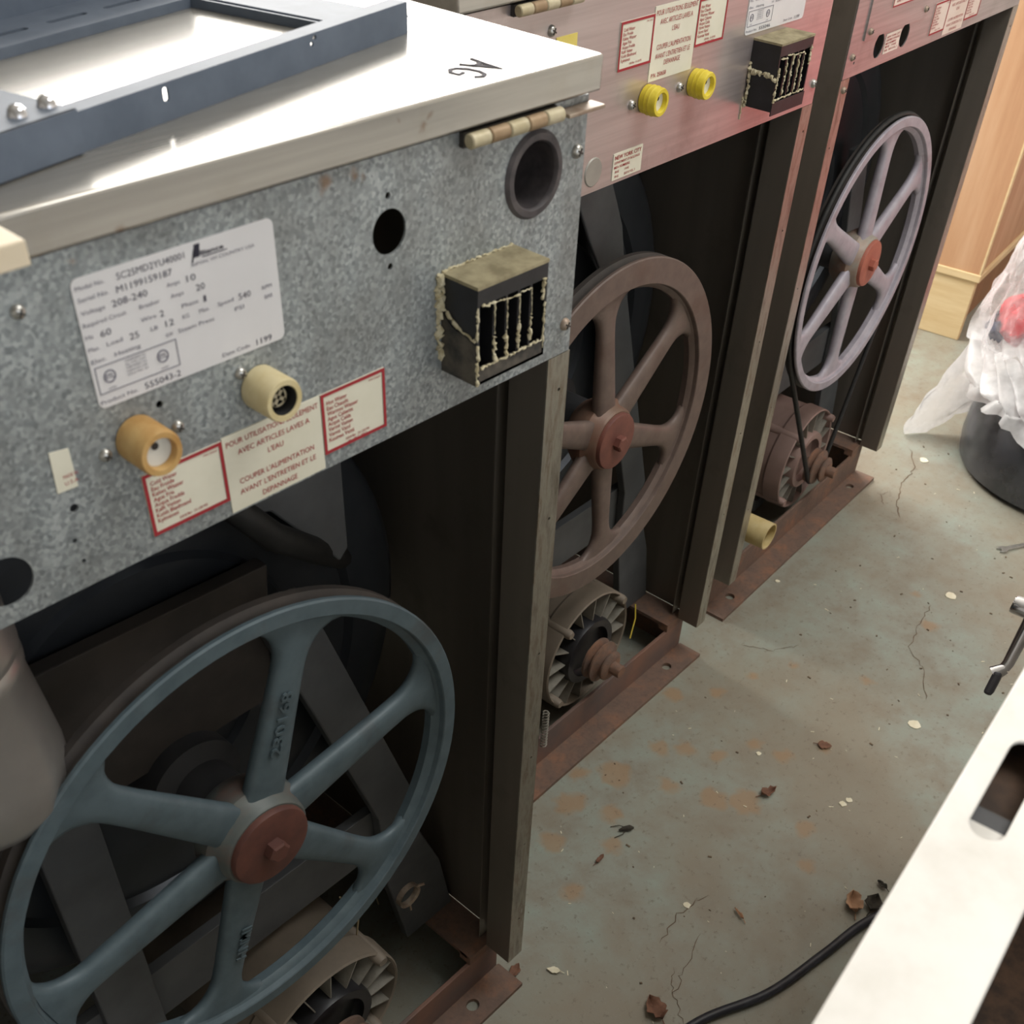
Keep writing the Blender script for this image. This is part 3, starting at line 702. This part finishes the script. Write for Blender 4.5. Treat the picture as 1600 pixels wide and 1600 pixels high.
        t = MB(); text(t, 'MADE IN', -.0935, 1.0068, .0022, y=-.0008, width=.0085); text(t, 'U.S.A.', -.0935, 1.0028, .0022, y=-.0008, width=.0085); tag(t.build('lettering', 'redink', tp, 0, recalc=False), kind='stuff')
        inlet(w, -.047, 1.0125, 'amber', 'white', .024, False); inlet(w, .0365, 1.0125, 'cream', 'white', .024, True)
        terminal_block(w, .1885, .2575, .969, 1.038, .033, 1)
        MB().tube([(.13, .11, .30), (.145, .10, .25), (.138, .10, .21), (.15, .095, .17), (.158, .09, .12), (.17, .10, .09)], .0012, 6).build('motor_wire', 'wire', w, 60)
        MB().tube([(.20, .14, .26), (.21, .15, .20), (.225, .16, .14)], .0010, 6).build('motor_wire', 'wire', w, 60)
        cl = MB().lathe([(.014, .1), (.017, .098), (.017, .106), (.014, .106)], (.226, 0, .215), 24, closed=True); cl.tube([(.240, .10, .222), (.247, .095, .225)], .002, 8); cl.tube([(.226, .10, .20), (.226, .098, .188)], .0015, 8)
        cl.build('hose_clamp', 'ruststeel', w, 40)
    if k == 2:
        for (x, z) in ((-.0704, 1.008), (.0144, 1.0095), (-.2059, 1.0929), (.3205, .960)): screw(bpo, x, z, 0, False, 1.0)
        water_label(w, COLD, -.1012, -.0462, 1.0424, 1.0848, 'papercream', ('0.8-8 Bar  15-120 PSI',), 'cold_water_label')
        mid_label(w, -.0460, .0308, 1.0240, 1.0905, 'papercream', True)
        water_label(w, HOT, .0312, .0858, 1.0437, 1.0868, 'papercream', ('0.8-8 Bar  15-120 PSI', 'Max 90 C  200 F'), 'hot_water_label')
        data_plate(w, .131, .2577, 1.0396, 1.1085, '555046')
        m = MB().box(-.0925, -.0418, -.0008, 0, .9398, .9658).build('city_approval_label', 'papercream', w, 0); t = MB()
        for s, z, h, wd in (('NEW YORK CITY', .9598, .0040, .046), ('DEPARTMENT OF BUILDINGS', .9555, .0024, .044), ('MEA NUMBERS', .9510, .0026, .027)): text(t, s, -.0905, z, h, width=wd, bold=.012)
        for s, x, z in (('88-82', -.0885, .9466), ('110-82', -.072, .9466), ('89-82', -.0885, .9420), ('28-87-E VOL. 3', -.072, .9420)): text(t, s, x, z, .0024, bold=.01)
        tag(t.build('lettering', 'redink', m, 0, recalc=False), kind='stuff')
        MB().lathe([(0, -.0012), (.0132, -.0012), (.0142, -.0002), (.0142, 0)], (-.1255, 0, .956), 36).build('hole_plug', 'plug', w, 40)
        MB().box(-.198, -.168, -.0008, 0, 1.070, 1.0862).build('yellow_sticker', 'yellowsticker', w, 0)
        inlet(w, -.046, 1.0095, 'yellow', 'papercream', .020, False); inlet(w, .0412, 1.0095, 'yellow', 'papercream', .020, False)
        terminal_block(w, .1545, .2265, .966, 1.0345, .036, 2)
        MB().tube([(.20, .07, .085), (.225, .08, .11), (.235, .09, .13)], .0012, 6).build('motor_wire', 'yelwire', w, 60)
    if k == 3:
        cp = MB().plate(rect(-.289, -.085, .977, 1.10), (), -.0022, 0).build('cover_plate', 'stainless3', w, 0)
        screw(cp, -.276, .9865, -.0022, True, .9); screw(cp, -.0965, .988, -.0022, True, .9)
        for (x, z) in ((-.3115, .9612), (-.3165, .9225)): screw(bpo, x, z, 0, True, .9)
        water_label(w, COLD, -.0560, -.0015, .9474, .9885, 'paperpink', ('0.8-8 Bar  15-120 PSI',), 'cold_water_label')
        mid_label(w, -.0010, .0745, .9395, .9905, 'paperpink')
        water_label(w, HOT, .0750, .1310, .9484, .990, 'paperpink', ('0.8-8 Bar  15-120 PSI', 'Max 90 C  200 F'), 'hot_water_label')
        m = MB().box(-.2125, -.1645, -.0008, 0, .9486, .9733).build('city_approval_label', 'paperpink', w, 0); t = MB()
        for s, z, wd in (('NEW YORK CITY', .9680, .043), ('DEPARTMENT OF BUILDINGS', .9640, .043), ('MEA NUMBERS', .9600, .034), ('88-82   110-82', .9560, .036), ('89-82   28-87-E VOL. 3', .9515, .041)): text(t, s, -.2105, z, .0026, width=wd, bold=.012)
        tag(t.build('lettering', 'redink', m, 0, recalc=False), kind='stuff')
        m = MB().box(-.222, -.15, -.0030, -.0022, 1.0065, 1.04).build('notice_label', 'paperpink', w, 0); t = MB(); label_border(t, -.222, -.15, 1.0065, 1.04, .0016, -.0032)
        text(t, 'DEPANNAGE', -.186, 1.0115, .004, y=-.0034, width=.05, align='c', bold=.01); tag(t.build('lettering', 'redink', m, 0, recalc=False), kind='stuff')
        side = [o for o in w.children if o.name.startswith('side_panel')][0]
        for z in (.915, .43, .355, .285, .12): screw(side, 0, 0, M=T(.3303, .012, z) @ RZ(rad(90)) @ Matrix.Scale(.9, 4), rusty=True)
    return w
w1 = tag(washer('washing_machine', (-.33, 0, 0), 0, 1), 'nearest washer, grey galvanised back panel and large blue-grey spoked drive wheel', 'washing machine', 'row of opened washing machines')
w2 = tag(washer('washing_machine', (.4041, .2115, 0), .0308, 2), 'middle washer with yellow water inlets and brown spoked drive wheel', 'washing machine', 'row of opened washing machines')
w3 = tag(washer('washing_machine', (1.1809, .2692, 0), .0624, 3), 'farthest washer with lavender-grey spoked wheel and fitted drive belt', 'washing machine', 'row of opened washing machines')
# marker initials on the nearest lid, written from the other side
lid1 = [o for o in w1.children if o.name.startswith('lid') and 'hinge' not in o.name and 'catch' not in o.name][0]
strokes = [[(.001, .0), (.006, .012), (.010, .026), (.013, .013), (.017, .0)], [(.004, .009), (.010, .010), (.016, .009)],
           [(.036, .021), (.032, .025), (.027, .024), (.0235, .018), (.023, .010), (.026, .003), (.031, .001), (.036, .004), (.037, .011), (.031, .011)]]
t = MB()
for st in strokes:
    P = [Vector((x, z, 0)) for x, z in st]; vs = []; fs = []
    for i, p in enumerate(P):
        d = (P[min(i + 1, len(P) - 1)] - P[max(i - 1, 0)]).normalized(); q = Vector((-d.y, d.x, 0)) * .0013
        vs += [p + q, p - q, p - q - Vector((0, 0, .0007)), p + q - Vector((0, 0, .0007))]
        if i: fs += [(4 * i - 4 + j, 4 * i - 4 + (j + 1) % 4, 4 * i + (j + 1) % 4, 4 * i + j) for j in range(4)]
    t.add(vs, fs)
o = t.build('marker_initials', 'markerink', lid1, 0); o['kind'] = 'stuff'; o.matrix_local = T(.256, .040, 1.1452) @ RZ(rad(196))

# ------------------------------------------------------------------ grey rack frame lying on the nearest lid
LZ = 1.1446
rk = empty('rack_frame', (-.062, .118, LZ), rad(13.5)); tag(rk, 'blue-grey metal rack frame with slots lying on the nearest washer lid', 'metal frame')
def slotloop(cx, cz, L, h, n=5):
    r = h / 2; out = []
    for k in range(n + 1): a = -pi / 2 + pi * k / n; out.append((cx + L / 2 - r + r * cos(a), cz + r * sin(a)))
    for k in range(n + 1): a = pi / 2 + pi * k / n; out.append((cx - L / 2 + r + r * cos(a), cz + r * sin(a)))
    return out
H = .0185; NF = -.0075; SL = -.37
fr = MB().plate(rect(SL, -.003, 0, H), [slotloop(-.105, .0158, .0034, .0026), slotloop(-.108, .0128, .0028, .0026), rrect(-.2375, -.2335, .0095, .0162, .0015)], NF, NF + .0015)
fro = fr.build('front_rail', 'rack', rk, 0)
MB().box(SL, -.003, NF + .0015, NF + .013, H - .0015, H).build('top_flange', 'rack', fro, 0)
def rail_top(nm, outer, holes, z0, z1, mat='rack', parent=rk):
    m = MB().plate(outer, holes, z0, z1); m.v = [(x, z, y) for x, y, z in m.v]
    return m.build(nm, mat, parent, 0)
br = rail_top('back_rail', rect(SL, .02, .148, .198), [slotloop(-.131 + .05 * k, .171, .034, .0055) for k in range(-4, 3)], .0042, .006)
MB().box(SL, .02, .148, .1495, 0, .0042).build('rail_web', 'rack', br, 0)
MB().box(SL, .02, .198, .1995, 0, .05).build('rear_flange', 'rack', br, 0)
cr = MB().box(-.031, -.011, NF + .013, .148, .004, .0056).build('cross_rail', 'rack', rk, 0)
MB().box(-.0395, -.0375, NF + .013, .148, 0, .006).build('cross_web', 'rack', cr, 0)
MB().box(-.0375, -.031, NF + .013, .148, .0012, .0024).build('cross_groove', 'rack', cr, 0)
MB().box(-.011, .018, NF + .013, .148, .004, .0052).build('end_plate', 'rack', cr, 0)
cp = rail_top('corner_plate', [(SL, NF - .0025), (-.299, NF - .0025), (-.299, .06), (SL, .06)], [], H, H + .0022)
MB().box(SL, -.299, NF - .0028, NF - .0006, .001, H + .0022).build('corner_skirt', 'rack', cp, 0)
for x, y in ((-.3225, .004), (-.3035, .0045), (-.345, .004)):
    m = MB().lathe([(0, -.0050), (.0025, -.0046), (.0042, -.0030), (.0050, 0)], (0, 0, 0), 20); m.v = [(a + x, c + y, -b + H + .0022) for a, b, c in m.v]
    m.build('dome_screw', 'chrome', cp, 50)
# pale board end poking past the front edge of the lid
bd = MB().box(-.22, 0, 0, .15, 0, .0105); o = bd.build('board_offcut', 'board', None, 0, bevel=.0008); o.location = (-.4385, -.064, LZ + .0003)
tag(o, 'pale wooden board end poking past the lid edge at far left', 'board')

# ------------------------------------------------------------------ white appliance carcass beside the camera
PZ = .95; ang = math.atan2(.027, .259)
ap = empty('appliance_carcass', (-.386, -.4495, 0), ang); tag(ap, 'white enamelled appliance rail with a slot, blurred in the near foreground', 'appliance')
W_R = .050
top = MB().plate(rect(-.20, 1.0, -W_R, 0), [slotloop(.172, -.0215, .075, .0165, 8)], PZ - .0025, PZ); top.v = [(x, z, y) for x, y, z in top.v]
topo = top.build('top_rail', 'enamel', ap, 0, bevel=.001)
MB().box(-.20, 1.0, -.0025, 0, .05, PZ - .0025).build('side_wall', 'enamel', ap, 0)
MB().box(-.20, 1.0, -W_R, -W_R + .0025, PZ - .05, PZ - .0025).build('inner_flange', 'enamel', topo, 0)
MB().box(-.20, 1.0, -W_R + .003, -.003, PZ - .024, PZ - .018).build('rusty_stiffener', 'darkrust', ap, 0)
MB().box(.150, .163, -W_R + .003, -.003, PZ - .0178, PZ - .010).build('inner_bracket', 'black', ap, 0)
MB().box(.120, .150, -W_R + .003, -.003, PZ - .0178, PZ - .008).build('inner_tab', 'enamel', ap, 0)
for fx in (-.17, .95):
    for fy in (-.04, -.58): MB().lathe([(0, 0), (.016, 0), (.018, .004), (.012, .012), (.012, .049), (0, .049)], (0, 0, 0), 16, Matrix.Translation((fx, fy, .0)) @ RX(rad(90))).build('foot', 'black', ap, 40)
MB().box(-.20, 1.0, -.62, -.6175, .05, PZ - .1).build('far_wall', 'dark', ap, 0)
MB().box(-.2, 1.0, -.6175, -.003, .049, .055).build('bottom_pan', 'darkrust', ap, 0)
MB().box(-.2, -.197, -.6175, -.003, .05, PZ - .1).build('end_wall', 'dark', ap, 0)
MB().box(.997, 1.0, -.6175, -.003, .05, PZ - .1).build('end_wall', 'dark', ap, 0)
# crank handle on its side wall
lv = MB(); bx_, bz_ = .752, .655
lvo = MB().lathe([(0, .0), (.020, .0), (.020, .024), (.017, .030), (.0095, .033), (.0095, .056), (.0085, .058), (0, .058)], (bx_, 0, bz_), 28).build('crank_hub', 'chrome', ap, 40)
MB().tube([(bx_, .036, bz_), (bx_ - .006, .036, bz_ - .012), (bx_ - .030, .036, bz_ - .048), (bx_ - .034, .0375, bz_ - .053)], [.0075, .0068, .0058, .0056], 12).build('crank_arm', 'chrome', lvo, 60)
MB().tube([(bx_ - .034, .036, bz_ - .052), (bx_ - .040, .044, bz_ - .060)], [.0056, .0085], 12).build('crank_elbow', 'chrome', lvo, 60)
g = MB().box(-.0095, .0095, -.0045, .0045, -.026, .0).build('crank_grip', 'handle', lvo, 0, bevel=.003)
g.matrix_local = T(bx_ - .037, .040, bz_ - .056) @ RY(rad(28))

# ------------------------------------------------------------------ black cord on the floor
pts = []
ctl = [(-.10, -.19), (.02, -.197), (.124, -.214), (.227, -.259), (.336, -.282), (.436, -.302), (.56, -.36), (.66, -.46)]
for i in range(len(ctl) - 1):
    p0, p1, p2, p3 = (Vector(ctl[max(0, min(len(ctl) - 1, i + k))]) for k in (-1, 0, 1, 2))
    for k in range(8):
        t = k / 8; q = .5 * ((2 * p1) + (p2 - p0) * t + (2 * p0 - 5 * p1 + 4 * p2 - p3) * t * t + (3 * p1 - p0 - 3 * p2 + p3) * t ** 3); pts.append((q.x, q.y, .0066))
tag(MB().tube(pts, .0064, 12).build('power_cord', 'cord', None, 60), 'black power cord curving over the floor under the white rail', 'cord')

# ------------------------------------------------------------------ plywood cabinet
cb = empty('plywood_cabinet', (2.318, .468, 0), rad(7)); tag(cb, 'plywood cabinet on a pale pine plinth beside the farthest washer', 'cabinet')
MB().box(.004, .024, .004, .64, 0, .165).build('plinth_side', 'pine', cb, 0, bevel=.002)
MB().box(.0242, .88, .035, .053, 0, .165).build('plinth_front', 'darkwood', cb, 0)
MB().box(-.004, .9, -.004, .64, .165, .185).build('plinth_cap', 'pine', cb, 0, bevel=.002)
MB().box(.0, .018, .0, .64, .185, .95).build('side_board', 'wood', cb, 0, bevel=.001)
MB().box(.0182, .9, .004, .022, .185, .95).build('front_board', 'wood', cb, 0, bevel=.001)
MB().box(-.0012, .0182, -.0012, .0036, .186, .95).build('edge_band', 'pine', cb, 0)
MB().box(.0, .9, .0, .64, .95, .97).build('top_board', 'wood', cb, 0, bevel=.001)
MB().box(.018, .9, .622, .64, .185, .95).build('back_board', 'wood', cb, 0)
MB().box(.882, .9, .022, .622, .185, .95).build('side_board', 'wood', cb, 0)

# ------------------------------------------------------------------ wrapped black tub and plastic bag of clothes
TC = (1.88, -.02)
tubp = MB()
tubp.lathe([(0, 0), (.235, 0), (.250, .012), (.256, .05), (.254, .10), (.245, .14), (.225, .165), (.18, .172), (0, .172)], (0, 0, 0), 64)
tubp.v = [(x, z, y) for x, y, z in tubp.v]
o = tubp.build('round_tub', 'blacktub', None, 40); o.location = (TC[0], TC[1], 0); wp = MB(); wp.lathe([(.238, .003), (.253, .014), (.2595, .05), (.2575, .10), (.2485, .142), (.229, .168)], (0, 0, 0), 80)
wp.v = [(x * (1 + .010 * noise.noise(Vector((x * 14, z * 14, y * 30)))), z * (1 + .010 * noise.noise(Vector((x * 14, z * 14, y * 30)))), y) for x, y, z in wp.v]
wp.build('plastic_wrap', 'filmclear', o, 60)
tag(o, 'round black tub wrapped in clear plastic standing on the floor', 'tub')
def blob(rings, seg, amp, fs, seed, tail=None):
    """rings: (cx, cy, z, rx, ry); crumpled by ridged noise"""
    vs = []; fc = []; n_ = len(rings)
    for i, (cx, cy, z, rx, ry) in enumerate(rings):
        for k in range(seg):
            a = 2 * pi * k / seg; d = Vector((cos(a) * fs, sin(a) * fs, z * fs * 3 + seed))
            r = 1 + amp * (abs(noise.noise(d)) * 2 - .5 + .5 * noise.noise(d * 2.7))
            vs.append((cx + rx * r * cos(a), cy + ry * r * sin(a), z + amp * .12 * noise.noise(d * 1.7)))
    for i in range(n_ - 1):
        for k in range(seg): fc.append((i * seg + k, i * seg + (k + 1) % seg, (i + 1) * seg + (k + 1) % seg, (i + 1) * seg + k))
    m = MB(); m.add(vs, fc); return m
def interp(keys, n_):
    out = []
    for i in range(n_):
        t = i / (n_ - 1) * (len(keys) - 1); a = min(int(t), len(keys) - 2); u = t - a
        out.append(tuple(x + (y - x) * u for x, y in zip(keys[a], keys[a + 1])))
    return out
bg = empty('plastic_bag', (0, 0, 0)); tag(bg, 'crumpled clear plastic bag of red and navy clothes piled on black tub', 'plastic bag')
low = blob(interp([(1.885, .0, .150, .258, .258), (1.885, .0, .176, .240, .240), (1.89, .03, .195, .235, .235), (1.905, .09, .22, .19, .19), (1.922, .15, .25, .15, .15)], 30), 120, .15, 3.0, 3.1)
low.v = [(x, y, z + (.03 * noise.noise(Vector((x * 9, y * 9, 1.3))) if z < .18 else 0)) for x, y, z in low.v]
low.build('bag_body', 'filmwhite', bg, 60)
top = blob(interp([(1.922, .15, .25, .15, .15), (1.932, .18, .275, .125, .125), (1.945, .205, .305, .10, .10), (1.957, .225, .34, .075, .075), (1.965, .235, .375, .06, .06), (1.97, .24, .41, .07, .055), (1.97, .24, .44, .062, .045)], 34), 120, .17, 3.2, 7.7)
top.build('bag_neck', 'film', bg, 60)
tail = MB(); vs = []; fc = []
for i in range(24):
    t = i / 23; c0 = Vector((1.755, .328, .004)).lerp(Vector((1.90, .225, .20)), t ** 1.25)
    for k in range(28):
        a = 2 * pi * k / 28; rr = .010 + .10 * t ** .75; wv = 1 + .4 * noise.noise(Vector((cos(a) * 3, sin(a) * 3, t * 5)))
        vs.append((c0.x + rr * wv * cos(a) * .60, c0.y - rr * wv * cos(a) * .45, max(.002, c0.z + rr * .8 * wv * sin(a))))
for i in range(23):
    for k in range(28): fc.append((i * 28 + k, i * 28 + (k + 1) % 28, (i + 1) * 28 + (k + 1) % 28, (i + 1) * 28 + k))
tail.add(vs, fc); tail.build('bag_tail', 'filmwhite', bg, 60)
cl = blob(interp([(1.915, .19, .235, .04, .04), (1.92, .19, .265, .075, .075), (1.93, .195, .295, .072, .072), (1.945, .20, .325, .02, .02)], 24), 40, .2, 2, 9)
cl.build('red_clothes', 'redcloth', bg, 60)
cl = blob(interp([(1.885, .25, .235, .02, .02), (1.885, .25, .255, .034, .03), (1.89, .25, .275, .015, .015)], 12), 30, .2, 2, 5)
cl.build('navy_clothes', 'navy', bg, 60)
cl = blob(interp([(2.32, -.52, .004, .30, .36), (2.32, -.52, .2, .33, .40), (2.32, -.50, .45, .30, .36), (2.32, -.48, .7, .22, .28), (2.32, -.48, .82, .02, .02)], 40), 70, .12, 2, 4)
cl.build('unseen_red_heap', 'redcloth', bg, 60)  # unseen heap added out of frame to reflect red onto the washer panels

# ------------------------------------------------------------------ small things on the floor
wr = MB()
loop = []
for k in range(13): a = rad(40 + 280 * k / 12); loop.append((.008 * cos(a), .008 * sin(a)))
loop += [(.006, -.0026), (.001, -.0034), (.001, .0034), (.006, .0026)]
out = [(-.006, .0085), (-.011, .003), (-.011, -.003), (-.006, -.0085), (-.002, -.004), (-.004, 0), (-.002, .004)]
wrench_outline = [(.0, .011), (-.008, .009), (-.013, .006), (-.006, .003), (-.004, 0), (-.006, -.003), (-.013, -.006), (-.008, -.009), (.0, -.011), (.010, -.0055), (.09, -.0045), (.09, .0045), (.010, .0055)]
m = MB().plate(wrench_outline, (), 0, .004); m.v = [(x, z, y + .0002) for x, y, z in m.v]
o = m.build('wrench', 'steel', None, 0, bevel=.0006); o.location = (1.47, -.043, 0); o.rotation_euler = (0, 0, rad(-28)); tag(o, 'small steel wrench on the floor at the right edge', 'wrench')

def leaf(loc, s, rz, mat, label, seed, curl=.35, name='dry_leaf', cat='leaf', asp=.6):
    rn = random.Random(seed); vs = []; fs = []; N = 9
    for i in range(N):
        t = i / (N - 1); w_ = s * asp * .5 * (math.sin(pi * t ** .8) ** .7 if 0 < t < 1 else .02) * rn.uniform(.75, 1.2)
        for j in (-1, -.5, 0, .5, 1):
            vs.append(((t - .5) * s, j * w_, .0015 + abs(j) ** 1.5 * s * curl * .45 * rn.uniform(.5, 1.3) + s * curl * .3 * (t - .5) ** 2 * 2))
    for i in range(N - 1):
        for j in range(4): a = i * 5 + j; fs.append((a, a + 1, a + 6, a + 5))
    m = MB(); m.add(vs, fs); m.tube([(-s * .5, 0, .003), (-s * .8, s * .06, .002)], s * .015 + .0003, 5)
    o = m.build(name, mat, None, 60); md = o.modifiers.new('solid', 'SOLIDIFY'); md.thickness = .0006
    zmin = min(v[2] for v in m.v); o.location = (loc[0], loc[1], .0006 - min(0, zmin)); o.rotation_euler = (0, 0, rad(rz))
    return tag(o, label, cat, 'dry leaves on the floor' if cat == 'leaf' else None)
leaf((.541, -.057), .030, -20, 'leaf', 'curled brown leaf lying on the floor before the middle washer', 1, .5, asp=.55)
leaf((.443, -.269), .034, 40, 'leafpale', 'pale tan crumpled leaf beside a dark clump near the cord', 2, .7, asp=.8)
leaf((.463, -.291), .030, 10, 'leafdark', 'dark fuzzy clump of dirt next to the pale leaf', 3, .6, 'dirt_clump', 'dirt', .9)
leaf((.100, -.160), .036, 70, 'leaf', 'large reddish brown leaf at the bottom edge beside the cord', 4, .6, asp=.75)
leaf((.012, .018), .024, 15, 'leaf', 'small rust-brown leaf flake beside the nearest washer base', 5, .3)
leaf((.70, -.068), .024, -60, 'leaf', 'flat brown leaf with a stem on bare floor mid-aisle', 6, .15, asp=.75)
leaf((.505, -.283), .018, 80, 'leafdark', 'brown seed husk near the white rail above the dark clump', 7, .5)
leaf((.245, .055), .020, 5, 'leaf', 'thin reddish leaf sliver near the nearest washer post', 8, .3, asp=.4)
leaf((.31, -.155), .022, 70, 'leafpale', 'straw-coloured twig curl left of the pale leaf', 9, .4, asp=.25)
leaf((.05, -.02), .02, 120, 'chip', 'cream paper scrap beside the rusty base corner', 10, .2, 'paper_scrap', 'scrap', .45)
# dark insect-like husk
hk = MB(); hk.tube([(-.012, 0, .004), (-.004, 0, .006), (.006, 0, .006), (.012, 0, .004)], [.001, .0035, .0045, .002], 8)
for s_ in (-1, 1): hk.tube([(.0, s_ * .002, .005), (-.008, s_ * .009, .004), (-.022, s_ * .011, .001)], .0007, 5)
o = hk.build('dead_insect', 'leafdark', None, 60); o.location = (.318, .062, .0002); o.rotation_euler = (0, 0, rad(-35)); tag(o, 'black dead insect with long legs on the floor', 'insect')
def chip(x, y, r, lab, seed):
    rn = random.Random(seed); m = MB().plate([(r * rn.uniform(.75, 1.2) * cos(2 * pi * k / 9), r * rn.uniform(.75, 1.2) * sin(2 * pi * k / 9)) for k in range(9)], (), 0, .0012)
    m.v = [(a, c, b + .0002) for a, b, c in m.v]; o = m.build('paint_chip', 'chip', None, 0); o.location = (x, y, 0); tag(o, lab, 'paint chip', 'cream chips on the floor')
chip(.608, -.157, .006, 'larger of two cream chips lying side by side', 1)
chip(.622, -.160, .0052, 'smaller of two cream chips lying side by side', 2)
chip(.606, .003, .0045, 'lone cream chip on the floor right of brown stains', 3)
chip(1.035, .238, .0045, 'white chip beside the rusty base of the farthest washer', 4)
chip(1.676, .243, .010, 'white oval chip below the floor crack near plastic bag', 5)
chip(.858, -.155, .011, 'pale flaky chip mid-aisle beside a brown stain', 6)
chip(.27, -.09, .006, 'cream chip at the end of the short crack', 7)
chip(1.245, -.035, .012, 'tan flaky patch chip left of the crank handle', 8)
# fine grit
gm = MB(); rn = random.Random(11)
for i in range(190):
    x = rn.uniform(-.05, 1.9); y = rn.uniform(-.36, .36)
    if x < .78 and y > .18 or x < .03 and y > -.02 or x > .78 and y > .2 and x < 1.56 or x < .7 and y < -.17 or x > 1.6 and y < .1: continue
    s = rn.choice((.0006, .0009, .0012, .0018)) ; a = rn.uniform(0, pi)
    gm.box(-s * rn.uniform(.6, 3), s, -s * .7, s * .7, 0.0002, s * .8, T(x, y, 0) @ RZ(a))
tag(gm.build('floor_grit', 'grit', None, 0), 'scattered grit and crumbs over the concrete floor', 'grit', kind='stuff')
gm = MB()
for i in range(90):
    x = rn.uniform(0.05, 1.9); y = rn.uniform(-.34, .18); s = rn.choice((.0007, .001, .0014)); a = rn.uniform(0, pi)
    gm.box(-s * rn.uniform(1, 5), s, -s * .5, s * .5, 0.0002, s * .7, T(x, y, 0) @ RZ(a))
tag(gm.build('straw_bits', 'chip', None, 0), 'tiny pale straw bits scattered over the floor', 'straw bits', kind='stuff')
bpy.data.objects.remove(_to)
